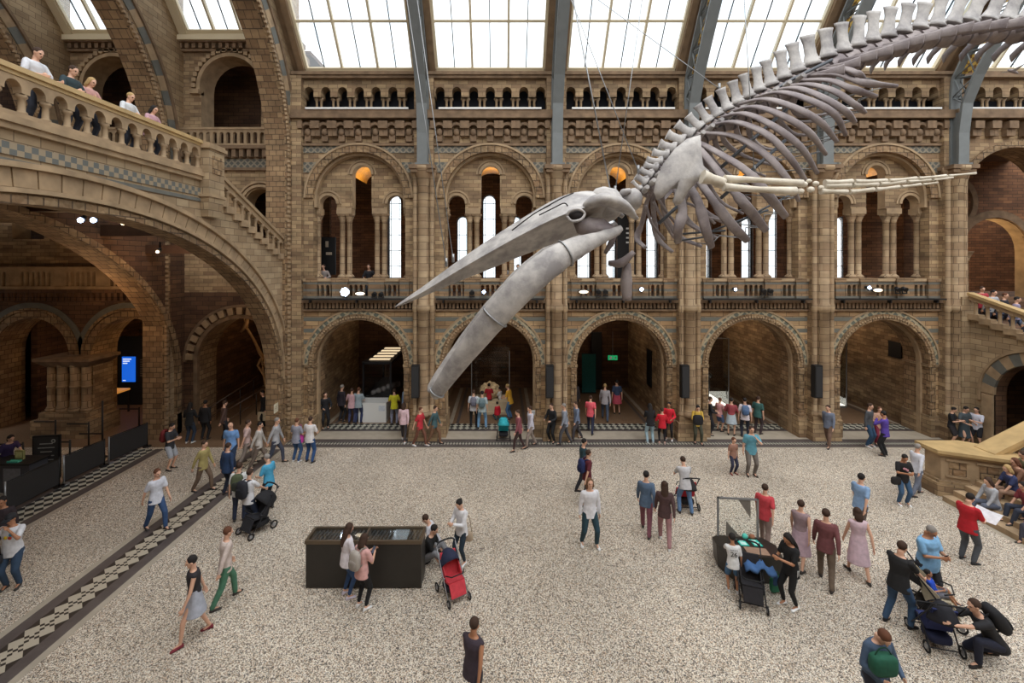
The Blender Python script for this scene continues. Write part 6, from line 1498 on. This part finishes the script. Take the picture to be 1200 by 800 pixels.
pp(289, 545, 'walker in pale pink and white just right of the bald man', 1.7, 2.2, 'walk', (206, 178, 172), 'short', 'long', (140, 128, 120), 'short', 'brown', feet=wf)
pp(303, 548, 'walker in off-white jacket among the left crowd', 1.7, 1.8, 'walk', (184, 178, 172), 'long', 'long', (110, 96, 86), 'short', 'dark', feet=wf)
pp(323, 543, 'walker in light grey coat at the right of the left crowd', 1.74, 1.7, 'walk', (166, 166, 170), 'long', 'long', (64, 68, 84), 'short', 'grey', feet=wf)
pp(238, 575, 'walker in dull yellow coat moving through the left crowd', 1.68, 1.5, 'walk', (164, 150, 96), 'long', 'long', (110, 90, 74), 'short', 'brown', feet=wf)
pp(8, 566, 'staff member in purple shirt leaning over the ticket desk', 1.74, A90-.3, 'reach', (52, 38, 76), 'short', 'long', (30, 30, 36), 'tail', 'dark', lean=.35, head=.2)
# ---- band of visitors in front of the arcade
pp(381, 502, 'person in black carrying a blue coat at the left jamb of the first arch', 1.68, .6, 'hold', (30, 30, 34), 'long', 'long', (28, 28, 32), 'short', 'brown')
pp(400, 494, 'person in dark coat inside the first arch left of the showcase', 1.76, 2.6, 'down', (44, 38, 46), 'long', 'long', (32, 32, 36), 'short', 'grey')
pp(412, 496, 'person in pale pink top left of the white showcase plinth', 1.66, PI, 'hold', (196, 158, 164), 'short', 'long', (60, 64, 96), 'short', 'brown')
pp(420, 496, 'person in grey-blue shirt and navy trousers against the white plinth', 1.7, PI, 'hold', (146, 160, 168), 'short', 'long', (44, 54, 88), 'short', 'auburn')
pp(462, 497, 'person in yellow top and grey trousers right of the white plinth', 1.66, PI+.2, 'hold', (196, 190, 40), 'short', 'long', (130, 132, 150), 'short', 'brown')
pp(477, 493, 'person in pale blue shirt beneath the first loudspeaker', 1.74, -2.4, 'down', (120, 142, 170), 'long', 'long', (34, 36, 44), 'short', 'brown')
pp(473, 517, 'person in pale pink coat and white trainers before the first loudspeaker pier', 1.64, PI, 'walk', (210, 180, 186), 'long', 'tight', (60, 56, 60), 'bob', 'brown', shoe=(222, 222, 222), feet=wf)
pp(492, 522, 'walker in red top and brown trousers in front of the first full pier', 1.6, 1.2, 'walk', (190, 48, 60), 'short', 'long', (112, 72, 56), 'short', 'auburn', feet=wf, shoe=(220, 220, 220))
pp(509, 520, 'walker in teal coat just right of the red-topped walker', 1.6, 1.3, 'walk', (64, 92, 98), 'long', 'long', (120, 88, 66), 'short', 'brown', feet=wf)
p = pp(555, 500, 'visitor in white tee and black trousers with grey backpack before the meteorite', 1.7, PI, 'down', (206, 208, 216), 'short', 'long', (26, 26, 30), 'short', 'brown')
backpack(p, 'grey backpack of the visitor in black trousers', (120, 120, 134), .95)
p = pp(565, 502, 'visitor in pale shirt and light jeans with patterned backpack', 1.72, PI, 'down', (176, 192, 196), 'short', 'long', (108, 148, 184), 'short', 'dark', feet=((.1, 0), (-.1, 0)))
backpack(p, 'grey and teal backpack of the visitor in light jeans', (112, 132, 138), 1.0)
pp(573, 482, 'child in red top standing close to the pale boulder exhibit', 1.4, PI, 'hold', (176, 30, 46), 'short', 'shorts', (88, 92, 96), 'short', 'dark', child=True)
pp(586, 480, 'small child in white tee right of the boulder exhibit', 1.15, -2.2, 'hold', (206, 206, 206), 'short', 'shorts', (70, 60, 50), 'short', 'dark', child=True)
pp(598, 491, 'person in golden yellow top and blue jeans right of the boulder', 1.7, -2.0, 'hold', (206, 156, 48), 'short', 'long', (74, 110, 150), 'short', 'blond', lean=.2)
pp(583, 492, 'child in red crouching beside the teal stroller', 1.1, -2.6, 'down', (196, 26, 46), 'long', 'long', (50, 90, 100), 'short', 'dark', hip=.3, child=True)
stroller(590, 513, 'stroller with turquoise canopy and back facing the viewer', PI, (40, 160, 172), (52, 176, 190), (30, 150, 162), (34, 34, 40), s=1.0)
pp(622, 523, 'walker in white and mauve clothes in front of the second pier sign', 1.68, -1.2, 'walk', (196, 194, 206), 'long', 'long', (150, 136, 128), 'short', 'brown', feet=wf)
pp(608, 528, 'thin walker in maroon left of the white and mauve one', 1.66, -1.4, 'walk', (136, 76, 84), 'long', 'tight', (64, 44, 44), 'short', 'brown', feet=wf)
pp(647, 518, 'person in black coat leaning against the base of the second pier', 1.66, -.8, 'hold', (22, 24, 28), 'long', 'long', (22, 24, 28), 'short', 'brown')
pp(662, 520, 'walker in grey jacket just right of the second pier', 1.7, -1.5, 'walk', (140, 146, 158), 'long', 'long', (74, 74, 80), 'short', 'grey', feet=wf)
pp(676, 515, 'walker in blue-grey sweater left of the pink-topped visitor', 1.64, -1.3, 'walk', (110, 122, 144), 'long', 'long', (70, 66, 70), 'short', 'brown', feet=wf)
pp(692, 507, 'visitor in salmon pink top and navy trousers in the third arch', 1.66, PI-.3, 'walk', (220, 92, 104), 'short', 'long', (40, 44, 66), 'short', 'brown', feet=wf)
pp(673, 488, 'tall figure in dark coat at the left jamb of the third arch', 1.8, PI, 'down', (58, 52, 56), 'long', 'long', (46, 44, 50), 'short', 'brown')
pp(709, 492, 'visitor in pale grey top and blue-grey trousers deep in the third arch', 1.74, PI-.2, 'walk', (166, 160, 164), 'long', 'long', (72, 84, 104), 'short', 'blond', feet=wf)
pp(723, 485, 'visitor in navy top and pink skirt below the green exit sign', 1.7, PI, 'down', (54, 68, 96), 'short', 'skirt', (184, 74, 92), 'short', 'dark')
pp(762, 519, 'person in black hoodie and very pale jeans right of the third arch', 1.66, PI, 'phone', (24, 24, 28), 'long', 'long', (156, 182, 194), 'long', 'dark', shoe=(190, 196, 200))
pp(776, 520, 'child in bright red top and black leggings beside the black hoodie', 1.5, PI-.2, 'hold', (196, 26, 44), 'long', 'tight', (26, 24, 28), 'short', 'brown', shoe=(200, 170, 160))
pp(784, 515, 'taller figure in red with white lettering behind the child in red', 1.62, -.5, 'hold', (206, 30, 50), 'long', 'tight', (26, 24, 28), 'short', 'dark', 'tan', shoe=(226, 226, 226))
pp(779, 502, 'person in purple top behind the two in red', 1.66, 0, 'cross', (104, 62, 142), 'long', 'long', (50, 44, 60), 'short', 'brown')
p = pp(817, 519, 'person in yellow jacket and camouflage trousers leaning at the third pier', 1.64, -.1, 'phone', (206, 170, 72), 'long', 'long', (70, 72, 58), 'short', 'dark', 'fair', head=.5, feet=((.08, -.08), (-.06, 0)))
handbag(818, 492, 18.1, 'black bag on the lap side of the person in the yellow jacket', (24, 24, 28), (.2, .1, .2), 'rucksack')
pp(831, 509, 'person in long black coat between the yellow jacket and the pink top', 1.68, 1.4, 'hold', (26, 26, 32), 'long', 'long', (30, 30, 38), 'short', 'brown')
pp(843, 505, 'child in pink top and denim shorts in the fourth arch opening', 1.5, 2.0, 'hold', (208, 150, 150), 'short', 'shorts', (92, 114, 156), 'short', 'auburn')
pp(857, 510, 'figure in reddish cardigan and pale skirt in the fourth arch', 1.64, 2.6, 'hold', (150, 66, 74), 'long', 'skirt', (172, 184, 192), 'short', 'dark')
p = pp(873, 512, 'person in white tee with blue backpack behind the turquoise man', 1.7, PI-.4, 'down', (216, 206, 212), 'short', 'long', (34, 38, 52), 'short', 'dark')
backpack(p, 'blue and grey backpack behind the turquoise man', (92, 116, 152), 1.0)
p = pp(888, 508, 'person in dark green top at the middle of the fourth arch', 1.66, 2.2, 'down', (52, 92, 88), 'short', 'long', (60, 48, 50), 'short', 'brown')
pp(971, 523, 'walker in grey-blue coat at the fourth pier loudspeaker', 1.72, -1.0, 'walk', (104, 112, 130), 'long', 'long', (112, 88, 74), 'short', 'brown', feet=wf)
pp(1018, 523, 'man in grey jacket and blue jeans chatting in front of the fifth arch', 1.8, .5, 'down', (72, 74, 78), 'long', 'long', (46, 76, 106), 'short', 'brown', shoe=(216, 216, 216))
pp(1030, 521, 'woman in plum trousers partly hidden by the man in purple', 1.6, -.2, 'hold', (190, 150, 130), 'short', 'long', (126, 42, 62), 'short', 'auburn')
pp(1037, 534, 'man in purple shirt and black trousers with raised hand before the fifth arch', 1.76, PI+.6, 'face', (84, 62, 152), 'long', 'long', (22, 22, 26), 'short', 'dark', 'tan')
pp(1115, 521, 'young person in black tee leaning on the wall by the stair arch', 1.6, .6, 'phone', (28, 30, 36), 'short', 'shorts', (44, 40, 44), 'bun', 'dark', head=.4)
pp(1130, 522, 'young person in dark patterned dress in the middle of the trio at the wall', 1.66, 0, 'hold', (76, 86, 92), 'short', 'dress', (62, 72, 78), 'short', 'dark', head=.4)
pp(1145, 524, 'young person in white tee and black shorts at the right of the trio', 1.66, -1.2, 'phone', (206, 208, 222), 'short', 'shorts', (26, 26, 32), 'tail', 'dark', shoe=(30, 30, 34))
p = pp(688, 590, 'person in maroon tee with navy backpack walking behind the lone man in white', 1.7, 1.9, 'walk', (96, 34, 46), 'short', 'long', (56, 52, 58), 'short', 'brown', feet=wf)
backpack(p, 'navy backpack behind the lone man in white', (34, 46, 92), 1.0)
p = pp(683, 573, 'person in dark teal top walking behind the maroon tee', 1.7, 1.8, 'walk', (34, 58, 66), 'short', 'long', (46, 46, 52), 'short', 'dark', feet=wf)
# ---- people leaning on the bridge rail
for x, lb, tp, hr, hc, Hh in ((38, 'person in white shirt with hands at face, leftmost at the bridge rail', (214, 216, 222), 'short', 'brown', 1.72), (80, 'man in dark checked shirt leaning over the bridge rail', (44, 60, 66), 'short', 'brown', 1.68),
    (102, 'fair-haired person in pink with phone at the bridge rail', (196, 150, 144), 'bob', 'blond', 1.6), (148, 'white-haired person in pale shirt, back turned at the bridge rail', (206, 210, 214), 'short', 'blond', 1.66), (176, 'dark-haired person in pink top near the bridge newel', (190, 150, 160), 'long', 'dark', 1.6)):
    X = -9.78; Y = X*F/(x-CX)
    pp(0, 0, lb, Hh, A90, 'rail', tp, 'short', 'long', (60, 66, 80), hr, hc, at=(X, Y, 0), z0=10.35, lean=.12, head=.3, vox=.014)
# ---- gallery visitors
for x, y, Y, lb, tp in ((433, 344, 20.4, 'dark-clothed person at the rail of the first gallery bay', (36, 36, 42)), (380, 344, 20.4, 'light-haired person leaning behind the rail left of the bright lamp', (150, 140, 136)),
    (599, 344, 20.4, 'person in pale shirt at the gallery rail seen under the whale snout', (180, 180, 186)), (607, 344, 20.4, 'person in dark jacket at the gallery rail under the whale snout', (66, 60, 62))):
    pp(0, 0, lb, 1.68, 0, 'rail', tp, 'long', 'long', (40, 42, 50), 'short', 'brown', at=((x-CX)*Y/F, Y, 0), z0=5.8, lean=.15)
# ---- on the side flight at right
for k, (x, Y, lb, tp, bt) in enumerate(((1150, 18.9, 'person in red top climbing the side flight, nearest the end pier', (170, 54, 66), (80, 84, 96)), (1163, 18.5, 'person in pale grey hoodie on the side flight', (176, 178, 184), (70, 86, 116)), (1176, 18.2, 'person in black jacket in the middle of the side flight', (44, 42, 50), (76, 90, 116)),
    (1190, 17.8, 'person in lilac top on the side flight', (150, 140, 164), (84, 98, 124)), (1199, 17.2, 'person in white shirt at the lowest visible step of the side flight', (196, 198, 204), (70, 84, 110)))):
    X = (x-CX)*Y/F; X = max(X, 20.35); pp(0, 0, lb, 1.68, -.2+.3*k, 'walk', tp, 'long', 'long', bt, 'short', ['brown', 'dark', 'auburn', 'dark', 'grey'][k], at=(X, Y, 0), z0=2.5+(Y-11.5)*.312+.05, feet=wf)
# ---- seated on the stone steps
SD = [(0, 13.1, 'pale grey', (170, 172, 178), (90, 96, 112)), (1, 12.5, 'dark red', (122, 48, 54), (50, 56, 72)), (0, 11.9, 'dusty mauve', (128, 98, 108), (60, 60, 72)), (2, 13.2, 'navy', (50, 58, 96), (140, 110, 90)), (2, 12.4, 'white', (214, 214, 222), (56, 70, 96)),
      (1, 11.6, 'black', (36, 36, 40), (44, 50, 60)), (3, 13.3, 'brown', (132, 96, 76), (64, 56, 52)), (3, 12.5, 'cream', (204, 196, 176), (70, 60, 70)), (4, 13.4, 'olive', (104, 100, 74), (50, 50, 56)), (4, 12.7, 'crimson', (150, 40, 52), (44, 50, 66))]
RW = ['lowest', 'second', 'third', 'fourth', 'fifth']
for i, (r, y, nm, tp, bt) in enumerate(SD):
    stp = r+1; x = 14.0+.35*(stp+.5)
    pp(0, 0, 'seated visitor in %s top on the %s row of the stone steps' % (nm, RW[r]), 1.66, -A90+R.uniform(-.3, .3), 'knees', tp, 'short' if i % 2 else 'long', 'long', bt, 'short' if i % 3 else 'bob', ['brown', 'dark', 'auburn', 'blond'][i % 4], at=(x, y, 0), z0=.16*(stp+1), hip=.075, lean=.2, feet=((.07, -.3, -.2), (-.07, -.3, -.2)), head=.2)
